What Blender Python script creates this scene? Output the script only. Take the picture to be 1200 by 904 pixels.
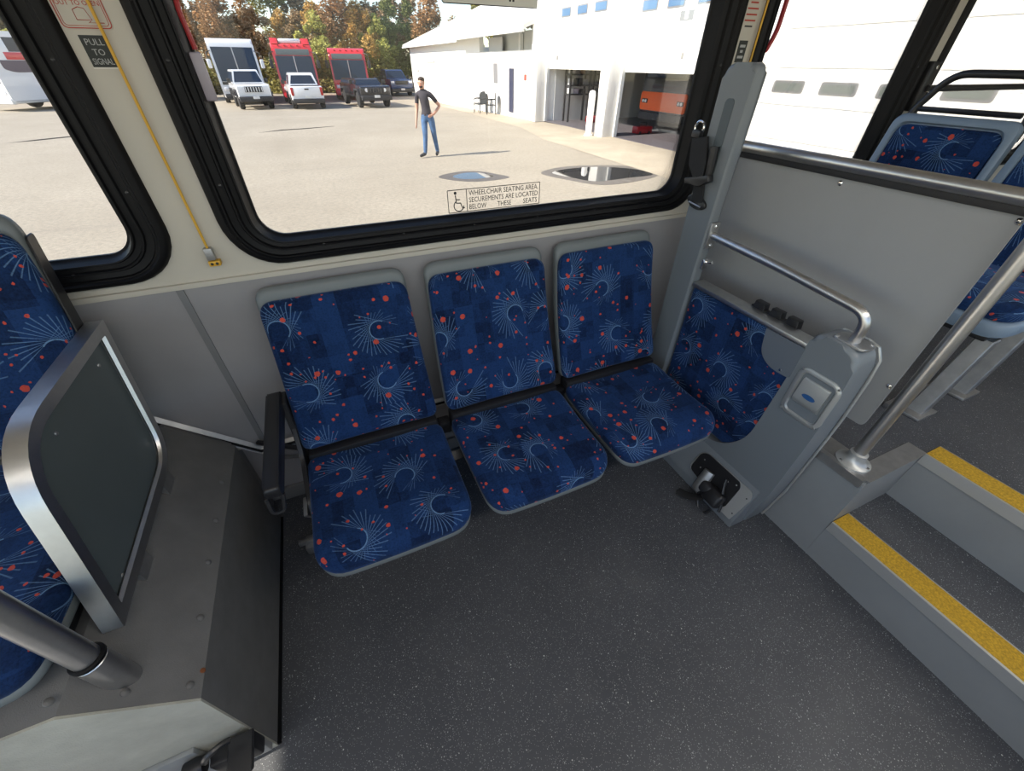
import bpy, bmesh, math, random
from mathutils import Vector, Matrix
import numpy as np
random.seed(7)
PI = math.pi
scene = bpy.context.scene
COL = scene.collection
for _o in list(bpy.data.objects):
    bpy.data.objects.remove(_o)

# ------------------------------------------------------------------ camera
# metres; x along the bus (towards its rear), y towards the window wall, z up, z = 0 is the bus floor
cam_d = bpy.data.cameras.new('camera')
cam = bpy.data.objects.new('camera', cam_d)
COL.objects.link(cam)
cam_d.sensor_width = 36.0
cam_d.lens = 467.0 / 1200.0 * 36.0
cam_d.clip_start = 0.02
cam_d.clip_end = 500
RT = Vector((0.9163, -0.4004, 0.0068)); UP = Vector((0.2474, 0.5783, 0.7775)); FW = Vector((0.3150, 0.7108, -0.6285))
CH = 1.5
cam.matrix_world = Matrix(((RT.x, UP.x, -FW.x, 0), (RT.y, UP.y, -FW.y, 0), (RT.z, UP.z, -FW.z, CH), (0, 0, 0, 1)))
scene.camera = cam

# ------------------------------------------------------------------ world, sun, exposure
world = bpy.data.worlds.new('world'); scene.world = world
world.use_nodes = True
wn = world.node_tree
sky = wn.nodes.new('ShaderNodeTexSky'); sky.sky_type = 'NISHITA'
sky.sun_disc = False; sky.sun_elevation = math.radians(36); sky.sun_rotation = math.radians(-90)
sky.air_density = 1.0; sky.dust_density = 0.35; sky.ozone_density = 1.0
wn.links.new(sky.outputs[0], wn.nodes['Background'].inputs[0])
wn.nodes['Background'].inputs[1].default_value = 0.22
sun_d = bpy.data.lights.new('sun', 'SUN'); sun_d.energy = 8.2; sun_d.angle = math.radians(0.55); sun_d.color = (1.0, 0.92, 0.78)
sun = bpy.data.objects.new('sun', sun_d); COL.objects.link(sun)
SUN_DIR = Vector((-1.0, -0.03, 0.72)).normalized()          # towards the sun (front of the bus)
sun.rotation_euler = SUN_DIR.to_track_quat('Z', 'Y').to_euler()
sun.location = (-30, 0, 30)
scene.view_settings.view_transform = 'Standard'
scene.view_settings.look = 'None'
scene.view_settings.gamma = 1.0
scene.view_settings.use_curve_mapping = False
scene.view_settings.exposure = 0.3
scene.cycles.max_bounces = 8
scene.cycles.diffuse_bounces = 5
scene.cycles.transparent_max_bounces = 16
scene.cycles.caustics_reflective = False
scene.cycles.caustics_refractive = False
scene.cycles.sample_clamp_indirect = 6.0

# ------------------------------------------------------------------ pixel helpers (a pixel is only a direction)
def ray(px, py):
    return RT * (px - 600.0) + UP * (452.0 - py) + FW * 467.0
def at_z(px, py, z):
    d = ray(px, py); t = (z - CH) / d.z
    return Vector((0, 0, CH)) + d * t
def at_y(px, py, y):
    d = ray(px, py); return Vector((0, 0, CH)) + d * (y / d.y)
def at_x(px, py, x):
    d = ray(px, py); return Vector((0, 0, CH)) + d * (x / d.x)
def ground_z(y):
    return -0.5 - 0.32 * min(1.0, max(0.0, (y - 17.0) / 18.0))
def at_ground(px, py):
    d = ray(px, py); o = Vector((0, 0, CH)); z = -0.5
    for _ in range(30):
        p = o + d * ((z - CH) / d.z); z = ground_z(p.y)
    return p

# ------------------------------------------------------------------ tags
def tag(o, label=None, cat=None, group=None, kind=None):
    if label: o['label'] = label
    if cat: o['category'] = cat
    if group: o['group'] = group
    if kind: o['kind'] = kind
    return o
def thing(name, label, cat, loc=(0, 0, 0), rotz=0.0, group=None):
    o = bpy.data.objects.new(name, None); COL.objects.link(o)
    o.location = loc; o.rotation_euler = (0, 0, rotz)
    o.empty_display_size = 0.1
    return tag(o, label, cat, group)
def link(name, me, parent=None, mat=None):
    if mat is not None and not me.materials:
        me.materials.append(mat)
    o = bpy.data.objects.new(name, me); COL.objects.link(o)
    if parent: o.parent = parent
    return o
def copy_tree(o, parent=None):
    c = o.copy(); COL.objects.link(c); c.parent = parent
    for ch in list(o.children):
        copy_tree(ch, c)
    return c
def smooth(me, angle=35):
    me.polygons.foreach_set('use_smooth', [True] * len(me.polygons))
    me.update()
    try: me.set_sharp_from_angle(angle=math.radians(angle))
    except Exception: pass
def weighted(o):
    md = o.modifiers.new('weighted_normal', 'WEIGHTED_NORMAL'); md.keep_sharp = True; return o
def bm_obj(name, bm, mat, parent=None, angle=35, kind=None):
    bmesh.ops.recalc_face_normals(bm, faces=bm.faces)
    me = bpy.data.meshes.new(name); bm.to_mesh(me); bm.free()
    smooth(me, angle)
    o = link(name, me, parent, mat)
    if kind: o['kind'] = kind
    return o

# ------------------------------------------------------------------ shape helpers: each adds to a bmesh
def box(bm, c, s, rot=None, bev=0.0, seg=2):
    r = bmesh.ops.create_cube(bm, size=1.0)
    vs = r['verts']
    M = Matrix.Translation(Vector(c)) @ (rot.to_4x4() if rot is not None else Matrix.Identity(4)) @ Matrix.Diagonal((s[0], s[1], s[2], 1))
    bmesh.ops.transform(bm, matrix=M, verts=vs)
    if bev > 0:
        es = list({e for v in vs for e in v.link_edges})
        bmesh.ops.bevel(bm, geom=es, offset=bev, segments=seg, affect='EDGES', profile=0.5)
    return vs
def box2(bm, a, b, bev=0.0, seg=2):
    a = Vector(a); b = Vector(b)
    return box(bm, (a + b) / 2, tuple(abs(v) for v in (b - a)), None, bev, seg)
def frame_of(t):
    t = t.normalized()
    u = Vector((0, 0, 1)) if abs(t.z) < 0.9 else Vector((1, 0, 0))
    n = t.cross(u).normalized(); return n, t.cross(n).normalized()
def tube(bm, pts, r, n=12, caps=True, flat=1.0):
    pts = [Vector(p) for p in pts]
    rings = []
    rad = r if isinstance(r, (list, tuple)) else [r] * len(pts)
    t0 = (pts[1] - pts[0]).normalized(); nn, bb = frame_of(t0)
    for i, p in enumerate(pts):
        if i == 0: t = pts[1] - pts[0]
        elif i == len(pts) - 1: t = pts[-1] - pts[-2]
        else: t = (pts[i + 1] - p).normalized() + (p - pts[i - 1]).normalized()
        t = t.normalized()
        nn = (nn - t * nn.dot(t))
        if nn.length < 1e-6: nn = frame_of(t)[0]
        nn.normalize(); bb = t.cross(nn)
        rings.append([bm.verts.new(p + (nn * math.cos(2 * PI * k / n) + bb * math.sin(2 * PI * k / n) * flat) * rad[i]) for k in range(n)])
    for a, b in zip(rings, rings[1:]):
        for k in range(n):
            bm.faces.new((a[k], a[(k + 1) % n], b[(k + 1) % n], b[k]))
    if caps:
        bm.faces.new(rings[0][::-1]); bm.faces.new(rings[-1])
    return rings
def bez(p, n=10):
    out = []
    for i in range(n + 1):
        t = i / n; q = [Vector(v) for v in p]
        while len(q) > 1: q = [a.lerp(b, t) for a, b in zip(q, q[1:])]
        out.append(q[0])
    return out
def fillet(pts, r, n=6):
    """polyline with rounded corners"""
    pts = [Vector(p) for p in pts]; out = [pts[0]]
    for a, b, c in zip(pts, pts[1:], pts[2:]):
        d1 = (a - b); d2 = (c - b); rr = min(r, d1.length * 0.49, d2.length * 0.49)
        out += bez([b + d1.normalized() * rr, b, b + d2.normalized() * rr], n)
    out.append(pts[-1]); return out
def rrect(x0, x1, y0, y1, r, n=6):
    """rounded rectangle outline, counter-clockwise list of (u, v)"""
    r = max(1e-5, min(r, (x1 - x0) / 2 - 1e-5, (y1 - y0) / 2 - 1e-5)); out = []
    for cx, cy, a0 in ((x1 - r, y0 + r, -PI / 2), (x1 - r, y1 - r, 0), (x0 + r, y1 - r, PI / 2), (x0 + r, y0 + r, PI)):
        for k in range(n + 1):
            a = a0 + PI / 2 * k / n
            out.append((cx + r * math.cos(a), cy + r * math.sin(a)))
    return out
def rpoly(pts, r, n=5):
    """closed polygon with rounded corners; r a number or one per corner"""
    out = []; N = len(pts)
    for i in range(N):
        a, b, c = Vector(pts[i - 1]), Vector(pts[i]), Vector(pts[(i + 1) % N])
        rr = r[i] if isinstance(r, (list, tuple)) else r
        if rr <= 0: out.append((b.x, b.y)); continue
        d1 = a - b; d2 = c - b; q = min(rr, d1.length * 0.49, d2.length * 0.49)
        s = b + d1.normalized() * q; e = b + d2.normalized() * q
        for k in range(n + 1):
            t = k / n; p = s.lerp(b, t).lerp(b.lerp(e, t), t); out.append((p.x, p.y))
    return out
def prism(bm, outline, a, b, axes='xyz', bev=0.0, seg=2, both=True):
    """extrude a 2-D outline (u, v) from w=a to w=b; axes names the world axis of u, v, w"""
    def P(u, v, w):
        d = {axes[0]: u, axes[1]: v, axes[2]: w}; return (d['x'], d['y'], d['z'])
    va = [bm.verts.new(P(u, v, a)) for u, v in outline]; vb = [bm.verts.new(P(u, v, b)) for u, v in outline]
    n = len(outline)
    fa = bm.faces.new(va[::-1]); fb = bm.faces.new(vb)
    for k in range(n):
        bm.faces.new((va[k], va[(k + 1) % n], vb[(k + 1) % n], vb[k]))
    if bev > 0:
        es = list(fb.edges) + (list(fa.edges) if both else [])
        bmesh.ops.bevel(bm, geom=es, offset=bev, segments=seg, affect='EDGES', profile=0.5)
def sweep_ring(bm, outline_at, profile, place):
    """closed outline outline_at(offset) swept through (offset, depth) profile; place(u, v, depth) gives the point"""
    rings = [[bm.verts.new(place(u, v, d)) for u, v in outline_at(o)] for o, d in profile]
    n = len(rings[0])
    for a, b in zip(rings, rings[1:]):
        for k in range(n):
            bm.faces.new((a[k], a[(k + 1) % n], b[(k + 1) % n], b[k]))
    return rings
def cushion(name, outline, thick, place, mat, parent=None, uvo=(0, 0), puff=0.012, edge=0.02, mats=None, seat=True):
    """padded slab: outline (u, v) lofted to a soft top; place(u, v, w) bends it; UV in metres"""
    us = [p[0] for p in outline]; vs = [p[1] for p in outline]
    cu = (min(us) + max(us)) / 2; cv = (min(vs) + max(vs)) / 2
    hw = min(max(us) - min(us), max(vs) - min(vs)) / 2
    rows = [(-0.0, 0.97), (0.25 * thick, 1.0)]
    prof = []
    prof.append((0.985, 0.0)); prof.append((1.0, 0.3 * thick))
    for k in range(1, 6):
        a = PI / 2 * k / 5
        prof.append((1.0 - edge / hw * (1 - math.cos(a)), thick - edge + edge * math.sin(a)))
    s_in = prof[-1][0]
    for s in (0.86, 0.7, 0.5, 0.28, 0.0):
        prof.append((s_in * s, thick + puff * (1 - s * s)))
    bm = bmesh.new(); uvl = bm.loops.layers.uv.new('UVMap'); uvs = {}
    rings = []
    for s, w in prof:
        if s == 0.0:
            v = bm.verts.new(place(cu, cv, w)); uvs[v] = (cu, cv); rings.append([v]); continue
        ring = []
        for u, v_ in outline:
            uu = cu + (u - cu) * s; vv = cv + (v_ - cv) * s
            v = bm.verts.new(place(uu, vv, w)); drop = (thick - w) if w < thick else 0
            d = Vector((u - cu, v_ - cv)); d = d.normalized() * drop if d.length > 0 else d
            uvs[v] = (uu + d.x, vv + d.y); ring.append(v)
        rings.append(ring)
    n = len(outline)
    for a, b in zip(rings, rings[1:]):
        for k in range(n):
            if len(b) == 1: bm.faces.new((a[k], a[(k + 1) % n], b[0]))
            else: bm.faces.new((a[k], a[(k + 1) % n], b[(k + 1) % n], b[k]))
    bm.faces.new(rings[0][::-1])
    for f in bm.faces:
        for l in f.loops:
            q = uvs[l.vert]; l[uvl].uv = (q[0] + uvo[0], q[1] + uvo[1])
    return bm_obj(name, bm, mat, parent, angle=60)
def plate_holes(bm, outer, holes, a, b, axes='xzy'):
    """flat plate with holes between w=a and w=b"""
    def P(u, v, w):
        d = {axes[0]: u, axes[1]: v, axes[2]: w}; return (d['x'], d['y'], d['z'])
    loops = []
    for w in (a, b):
        lv = []
        es = []
        for lp in [outer] + holes:
            vs = [bm.verts.new(P(u, v, w)) for u, v in lp]
            es += [bm.edges.new((vs[k], vs[(k + 1) % len(vs)])) for k in range(len(vs))]
            lv.append(vs)
        bmesh.ops.triangle_fill(bm, use_beauty=True, use_dissolve=False, edges=es)
        loops.append(lv)
    for la, lb in zip(*loops):
        n = len(la)
        for k in range(n):
            bm.faces.new((la[k], la[(k + 1) % n], lb[(k + 1) % n], lb[k]))
def lathe(bm, prof, c, axis=(0, 0, 1), n=16):
    """prof (radius, height) along axis from c"""
    ax = Vector(axis).normalized(); u, v = frame_of(ax); c = Vector(c); rings = []
    for r, h in prof:
        if r <= 1e-6: rings.append([bm.verts.new(c + ax * h)])
        else: rings.append([bm.verts.new(c + ax * h + (u * math.cos(2 * PI * k / n) + v * math.sin(2 * PI * k / n)) * r) for k in range(n)])
    for a, b in zip(rings, rings[1:]):
        for k in range(n):
            k2 = (k + 1) % n
            if len(a) == 1 and len(b) == 1: continue
            if len(a) == 1: bm.faces.new((a[0], b[k2], b[k]))
            elif len(b) == 1: bm.faces.new((a[k], a[k2], b[0]))
            else: bm.faces.new((a[k], a[k2], b[k2], b[k]))
    for rg in (rings[0], rings[-1]):
        if len(rg) > 2: bm.faces.new(rg)
def text_obj(name, body, size, M, mat, parent=None, align='LEFT', spacing=1.0, xscale=1.0, extrude=0.0003):
    cu = bpy.data.curves.new(name, 'FONT'); cu.body = body; cu.size = size; cu.align_x = align; cu.extrude = extrude
    cu.space_character = spacing; cu.resolution_u = 2
    to = bpy.data.objects.new(name + '_c', cu); COL.objects.link(to)
    dg = bpy.context.evaluated_depsgraph_get(); dg.update()
    me = bpy.data.meshes.new_from_object(to.evaluated_get(dg))
    bpy.data.objects.remove(to); bpy.data.curves.remove(cu)
    me.name = name; me.transform(M @ Matrix.Diagonal((xscale, 1, 1, 1)))
    me.materials.clear(); me.materials.append(mat)
    return link(name, me, parent)

def rebase(root):
    """meshes were modelled in world coordinates: move them under the thing's own origin"""
    seen = set()
    def go(o):
        for ch in o.children:
            if ch.type == 'MESH' and ch.data.name not in seen:
                seen.add(ch.data.name); ch.data.transform(Matrix.Translation(-root.location))
            go(ch)
    go(root); return root
# ------------------------------------------------------------------ materials
class NT:
    def __init__(s, name):
        s.m = bpy.data.materials.new(name); s.m.use_nodes = True; s.t = s.m.node_tree
        s.b = s.t.nodes['Principled BSDF']; s.out = s.t.nodes['Material Output']
    def n(s, kind, **kw):
        nd = s.t.nodes.new('ShaderNode' + kind)
        for k, v in kw.items(): setattr(nd, k, v)
        return nd
    def put(s, sock, v):
        if hasattr(v, 'is_output') or hasattr(v, 'links'): s.t.links.new(v, sock)
        else: sock.default_value = v
    def math(s, op, a, b=0.0, c=0.0, clamp=False):
        nd = s.n('Math', operation=op, use_clamp=clamp)
        s.put(nd.inputs[0], a); s.put(nd.inputs[1], b); s.put(nd.inputs[2], c)
        return nd.outputs[0]
    def vmath(s, op, a, b=(0, 0, 0), out=0):
        nd = s.n('VectorMath', operation=op); s.put(nd.inputs[0], a); s.put(nd.inputs[1], b)
        return nd.outputs[out]
    def mix(s, f, a, b):
        nd = s.n('MixRGB'); s.put(nd.inputs[0], f); s.put(nd.inputs[1], a); s.put(nd.inputs[2], b); return nd.outputs[0]
    def ramp(s, f, lo, hi):
        nd = s.n('MapRange', clamp=True); s.put(nd.inputs[0], f); nd.inputs[1].default_value = lo; nd.inputs[2].default_value = hi
        return nd.outputs[0]
    def coord(s, which='Object'):
        return s.n('TexCoord').outputs[which]
    def noise(s, vec, scale, detail=3, rough=0.5, col=False):
        nd = s.n('TexNoise'); s.put(nd.inputs['Vector'], vec); nd.inputs['Scale'].default_value = scale
        nd.inputs['Detail'].default_value = detail; nd.inputs['Roughness'].default_value = rough
        return nd.outputs[1 if col else 0]
    def bump(s, h, strength, dist=0.002):
        nd = s.n('Bump'); nd.inputs['Strength'].default_value = strength; nd.inputs['Distance'].default_value = dist
        s.put(nd.inputs['Height'], h); s.t.links.new(nd.outputs[0], s.b.inputs['Normal'])
def c4(c): return (c[0], c[1], c[2], 1.0)
def srgb(r, g, b):
    f = lambda v: (v / 255 / 12.92) if v / 255 <= 0.04045 else ((v / 255 + 0.055) / 1.055) ** 2.4
    return (f(r), f(g), f(b))
M = {}
def mat(name, col, rough=0.5, metal=0.0, spec=0.5, var=0.0, vscale=8.0, bump=0.0, bscale=300.0, bdist=0.0006, emit=0.0, coat=0.0, scuff=None):
    t = NT(name); b = t.b
    b.inputs['Roughness'].default_value = rough; b.inputs['Metallic'].default_value = metal
    b.inputs['Specular IOR Level'].default_value = spec; b.inputs['Coat Weight'].default_value = coat
    if var > 0 or scuff:
        v = t.coord(); nz = t.noise(v, vscale, 5, 0.6)
        dark = tuple(x * (1 - var) for x in col); lite = tuple(min(1, x * (1 + var)) for x in col)
        colr = t.mix(t.ramp(nz, 0.3, 0.7), c4(dark), c4(lite))
        if scuff:
            z = t.ramp(t.noise(v, scuff[1], 6, 0.7), scuff[2], scuff[2] + 0.08)
            colr = t.mix(z, colr, c4(scuff[0]))
        t.put(b.inputs['Base Color'], colr)
    else:
        b.inputs['Base Color'].default_value = c4(col)
    if bump > 0: t.bump(t.noise(t.coord(), bscale, 2), bump, bdist)
    if emit > 0:
        b.inputs['Emission Color'].default_value = c4(col); b.inputs['Emission Strength'].default_value = emit
    M[name] = t.m; return t.m

mat('wall_cream', (0.56, 0.525, 0.455), 0.45, var=0.05, vscale=3)
mat('wall_grey', (0.31, 0.30, 0.305), 0.42, var=0.06, vscale=4)
mat('seam_grey', (0.20, 0.20, 0.205), 0.5)
mat('ceiling_white', (0.78, 0.77, 0.73), 0.6)
mat('shell_grey', (0.17, 0.19, 0.195), 0.45, bump=0.15, bscale=900, bdist=0.0003)
mat('station_grey', (0.20, 0.222, 0.242), 0.34, bump=0.12, bscale=700, bdist=0.0003)
mat('rear_shell_blue_grey', (0.20, 0.27, 0.36), 0.4)
mat('panel_grey', (0.40, 0.405, 0.41), 0.26, var=0.03, vscale=5)
mat('guard_panel', (0.10, 0.12, 0.125), 0.4, var=0.06, vscale=6)
mat('step_grey', (0.28, 0.295, 0.30), 0.4, var=0.05, vscale=6, scuff=((0.30, 0.15, 0.07), 11, 0.69))
mat('housing_grey', (0.15, 0.147, 0.143), 0.55, var=0.12, vscale=14, bump=0.5, bscale=420, bdist=0.0012)
mat('housing_front_lit', (0.48, 0.47, 0.40), 0.5, var=0.12, vscale=14, bump=0.55, bscale=330, bdist=0.0018)  # same housing, with light on its front put into a paler, warmer colour
mat('black_rubber', (0.005, 0.005, 0.006), 0.5, spec=0.22)
mat('black_plastic', (0.014, 0.014, 0.016), 0.4)
mat('black_metal', (0.02, 0.02, 0.022), 0.35, spec=0.6)
mat('webbing', (0.012, 0.012, 0.013), 0.8, bump=0.6, bscale=600, bdist=0.0008)
mat('dark_slot', (0.09, 0.11, 0.12), 0.5)
mat('steel', (0.66, 0.65, 0.64), 0.34, metal=1.0, var=0.06, vscale=30)
mat('brushed_alu', (0.62, 0.62, 0.61), 0.38, metal=1.0, var=0.08, vscale=40)
mat('dull_alu', (0.42, 0.42, 0.42), 0.45, metal=0.85, var=0.15, vscale=20)
mat('silver_paint', (0.50, 0.51, 0.50), 0.35, metal=0.5)
mat('chrome', (0.8, 0.8, 0.8), 0.12, metal=1.0)
mat('yellow_cord', (0.70, 0.40, 0.04), 0.5)
mat('yellow_grit', (0.52, 0.31, 0.02), 0.8, var=0.35, vscale=160, bump=0.6, bscale=500, bdist=0.001)
mat('red_paint', (0.35, 0.015, 0.02), 0.4)
mat('blue_badge', (0.03, 0.11, 0.30), 0.3)
mat('sign_black', (0.012, 0.016, 0.014), 0.5)
mat('sign_white', (0.75, 0.74, 0.68), 0.5)
mat('sign_ink', (0.02, 0.02, 0.02), 0.6)
mat('sign_red', (0.45, 0.05, 0.03), 0.6)
mat('rust', (0.20, 0.07, 0.025), 0.8, var=0.4, vscale=60)
mat('fill_glow', (1.0, 0.95, 0.87), 0.5, emit=12.0)  # glow of the added fill strip on the ceiling
mat('fill_off', (0.75, 0.74, 0.70), 0.4)

# speckled vinyl floor
t = NT('vinyl_floor'); v = t.coord()
big = t.ramp(t.noise(v, 1.6, 5, 0.6), 0.35, 0.68)
base = t.mix(big, c4((0.054, 0.058, 0.068)), c4((0.084, 0.088, 0.098)))
for sc_, th, colr, gate in ((130, 0.19, (0.42, 0.43, 0.43), 0.76), (280, 0.27, (0.26, 0.27, 0.28), 0.55), (45, 0.09, (0.6, 0.6, 0.58), 0.88)):
    vo = t.n('TexVoronoi'); t.put(vo.inputs['Vector'], v); vo.inputs['Scale'].default_value = sc_
    m1 = t.math('LESS_THAN', vo.outputs['Distance'], th)
    sx = t.n('SeparateColor'); t.put(sx.inputs[0], vo.outputs['Color'])
    m2 = t.math('MULTIPLY', m1, t.math('GREATER_THAN', sx.outputs[0], gate))
    base = t.mix(m2, base, c4(colr))
dust = t.ramp(t.noise(v, 3.2, 8, 0.75), 0.56, 0.80)
base = t.mix(t.math('MULTIPLY', dust, 0.35), base, c4((0.15, 0.148, 0.14)))
t.put(t.b.inputs['Base Color'], base); t.b.inputs['Roughness'].default_value = 0.5
t.bump(t.noise(v, 260, 3), 0.25, 0.0008); M['floor'] = t.m

# seat fabric: dark blue blocks, fans of pale threads, red dots (print is flat: UV in metres)
def fabric(name, dark=1.0):
    t = NT(name); uv = t.coord('UV')
    sep = t.n('SeparateXYZ'); t.put(sep.inputs[0], uv)
    def blocks(sx, sy, off):
        x = t.math('FLOOR', t.math('ADD', t.math('MULTIPLY', sep.outputs[0], sx), off))
        y = t.math('FLOOR', t.math('ADD', t.math('MULTIPLY', sep.outputs[1], sy), off * 1.7))
        cb = t.n('CombineXYZ'); t.put(cb.inputs[0], x); t.put(cb.inputs[1], y)
        w = t.n('TexWhiteNoise', noise_dimensions='2D'); t.put(w.inputs[0], cb.outputs[0]); return w.outputs[0]
    b1 = t.ramp(blocks(15, 13, 0.2), 0.25, 0.95); b2 = t.ramp(blocks(31, 25, 0.55), 0.3, 1.0)
    k = t.math('MULTIPLY', t.math('ADD', t.math('MULTIPLY', b1, 0.65), t.math('MULTIPLY', b2, 0.35)), 0.85)
    weave = t.noise(uv, 420, 2); fuzz = t.noise(uv, 60, 5, 0.7)
    k = t.math('ADD', k, t.math('MULTIPLY', t.math('SUBTRACT', fuzz, 0.5), 0.9))
    pile = t.noise(uv, 170, 3, 0.7)
    k = t.math('ADD', k, t.math('MULTIPLY', t.math('SUBTRACT', pile, 0.5), 0.9), clamp=True)
    base = t.mix(k, c4((0.013 * dark, 0.042 * dark, 0.138 * dark)), c4((0.003 * dark, 0.0075 * dark, 0.029 * dark)))
    # fans: threads tangent to a small ring around scattered centres
    vo = t.n('TexVoronoi', voronoi_dimensions='2D'); t.put(vo.inputs['Vector'], uv); vo.inputs['Scale'].default_value = 4.9; vo.inputs['Randomness'].default_value = 0.55
    d = t.vmath('SUBTRACT', uv, vo.outputs['Position'])
    ds = t.n('SeparateXYZ'); t.put(ds.inputs[0], d)
    r = t.math('SQRT', t.math('ADD', t.math('MULTIPLY', ds.outputs[0], ds.outputs[0]), t.math('MULTIPLY', ds.outputs[1], ds.outputs[1])))
    rc = t.n('SeparateColor'); t.put(rc.inputs[0], vo.outputs['Color'])
    th = t.math('ADD', t.math('ARCTAN2', ds.outputs[1], ds.outputs[0]), t.math('MULTIPLY', rc.outputs[0], 6.283))
    r0 = 0.030
    ac = t.math('ARCCOSINE', t.math('MINIMUM', t.math('DIVIDE', r0, t.math('MAXIMUM', r, 1e-4)), 1.0))
    lines = None
    for sgn, N, rl in ((-1, 34, 0.096), (1, 30, 0.066)):
        ph = t.math('ADD', t.math('MULTIPLY', ac, float(sgn)), th)
        tt = t.math('FRACT', t.math('DIVIDE', ph, 6.283185))
        msk = t.math('LESS_THAN', tt, 0.60)
        q = t.math('MULTIPLY', tt, float(N)); idx = t.math('FLOOR', q)
        w = t.n('TexWhiteNoise', noise_dimensions='1D'); t.put(w.inputs['W'], idx)
        rmax = t.math('ADD', t.math('MULTIPLY', w.outputs[0], 0.024), rl - 0.020)
        dist = t.math('ABSOLUTE', t.math('SUBTRACT', t.math('FRACT', q), 0.5))
        ln = t.math('MULTIPLY', t.math('SUBTRACT', 1.0, t.ramp(dist, 0.05, 0.14)), msk)
        ln = t.math('MULTIPLY', ln, t.math('MULTIPLY', t.math('LESS_THAN', r, rmax), t.math('GREATER_THAN', r, r0)))
        ln = t.math('MULTIPLY', ln, t.math('SUBTRACT', 1.0, t.math('DIVIDE', r, 0.16)))
        if sgn > 0: ln = t.math('MULTIPLY', ln, 0.55)
        lines = ln if lines is None else t.math('MAXIMUM', lines, ln)
    tt0 = t.math('FRACT', t.math('DIVIDE', th, 6.283185))
    arc = t.math('MULTIPLY', t.math('LESS_THAN', t.math('ABSOLUTE', t.math('SUBTRACT', r, r0 + 0.001)), 0.0016), t.math('LESS_THAN', tt0, 0.62))
    lines = t.math('MAXIMUM', lines, t.math('MULTIPLY', arc, 0.8))
    base = t.mix(t.math('MULTIPLY', lines, 0.78, clamp=True), base, c4((0.20 * dark, 0.36 * dark, 0.60 * dark)))
    for sc_, gate, lo, hi, dens in ((15, 0.54, 0.04, 0.15, None), (34, 0.83, 0.06, 0.17, None)):
        vd = t.n('TexVoronoi', voronoi_dimensions='2D'); t.put(vd.inputs['Vector'], t.vmath('ADD', t.vmath('ADD', uv, (3.1 + sc_, 1.7, 0)), t.vmath('MULTIPLY', t.noise(uv, 120, 2, 0.5, True), (0.006, 0.006, 0)))); vd.inputs['Scale'].default_value = sc_
        cc = t.n('SeparateColor'); t.put(cc.inputs[0], vd.outputs['Color'])
        rad = t.math('ADD', t.math('MULTIPLY', cc.outputs[1], hi - lo), lo)
        mk = t.math('MULTIPLY', t.math('LESS_THAN', vd.outputs['Distance'], rad), t.math('GREATER_THAN', cc.outputs[0], gate))
        base = t.mix(t.math('MULTIPLY', mk, 0.9), base, c4((0.58 * dark, 0.080 * dark, 0.045 * dark)))
    base = t.mix(t.math('MULTIPLY', t.ramp(pile, 0.50, 0.80), 0.55), base, c4((0.004, 0.010, 0.034)))
    t.put(t.b.inputs['Base Color'], base); t.b.inputs['Roughness'].default_value = 0.9
    t.b.inputs['Specular IOR Level'].default_value = 0.15
    t.b.inputs['Sheen Weight'].default_value = 0.25; t.b.inputs['Sheen Tint'].default_value = (0.4, 0.6, 1, 1); t.b.inputs['Sheen Roughness'].default_value = 0.4
    t.bump(weave, 0.3, 0.0008); M[name] = t.m
fabric('fabric')

# window glass: clear pane with Fresnel reflection and a little tint
def glass(name, tint=(0.95, 0.95, 0.96), refl=0.9):
    t = NT(name); tr = t.n('BsdfTransparent'); tr.inputs[0].default_value = c4(tint)
    gl = t.n('BsdfGlossy'); gl.inputs['Roughness'].default_value = 0.02; gl.inputs[0].default_value = (refl, refl, refl, 1)
    fr = t.n('Fresnel'); fr.inputs[0].default_value = 1.45
    mx = t.n('MixShader'); t.put(mx.inputs[0], t.math('MULTIPLY', fr.outputs[0], 0.6)); t.t.links.new(tr.outputs[0], mx.inputs[1]); t.t.links.new(gl.outputs[0], mx.inputs[2])
    t.t.links.new(mx.outputs[0], t.out.inputs[0]); M[name] = t.m
glass('pane')
t = NT('clear_plastic'); tr = t.n('BsdfTransparent'); t.b.inputs['Base Color'].default_value = (0.22, 0.25, 0.29, 1); t.b.inputs['Roughness'].default_value = 0.25
mx = t.n('MixShader'); mx.inputs[0].default_value = 0.62; t.t.links.new(tr.outputs[0], mx.inputs[1]); t.t.links.new(t.b.outputs[0], mx.inputs[2]); t.t.links.new(mx.outputs[0], t.out.inputs[0]); M['clear_plastic'] = t.m

# outdoors
t = NT('asphalt'); v = t.coord()
a = t.mix(t.ramp(t.noise(v, 0.35, 6, 0.65), 0.3, 0.7), c4((0.33, 0.288, 0.220)), c4((0.42, 0.372, 0.290)))
a = t.mix(t.math('MULTIPLY', t.ramp(t.noise(v, 14, 6, 0.8), 0.42, 0.66), 0.8), a, c4((0.23, 0.205, 0.165)))
st = t.ramp(t.noise(t.vmath('MULTIPLY', v, (0.25, 1.6, 1)), 0.5, 6, 0.7), 0.60, 0.72)
a = t.mix(t.math('MULTIPLY', st, 0.4), a, c4((0.20, 0.18, 0.155)))
t.put(t.b.inputs['Base Color'], a); t.b.inputs['Roughness'].default_value = 0.9; t.bump(t.noise(v, 60, 3), 0.4, 0.01); M['asphalt'] = t.m
mat('concrete', (0.42, 0.36, 0.27), 0.85, var=0.14, vscale=0.9, bump=0.2, bscale=30, bdist=0.005)
mat('wet_asphalt', (0.115, 0.10, 0.085), 0.55, var=0.2, vscale=5)
mat('puddle_water', (0.05, 0.05, 0.05), 0.02, spec=1.0)
mat('crack', (0.09, 0.08, 0.07), 0.9)
mat('white_wall', (0.82, 0.81, 0.78), 0.6, var=0.03, vscale=1.2)
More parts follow.
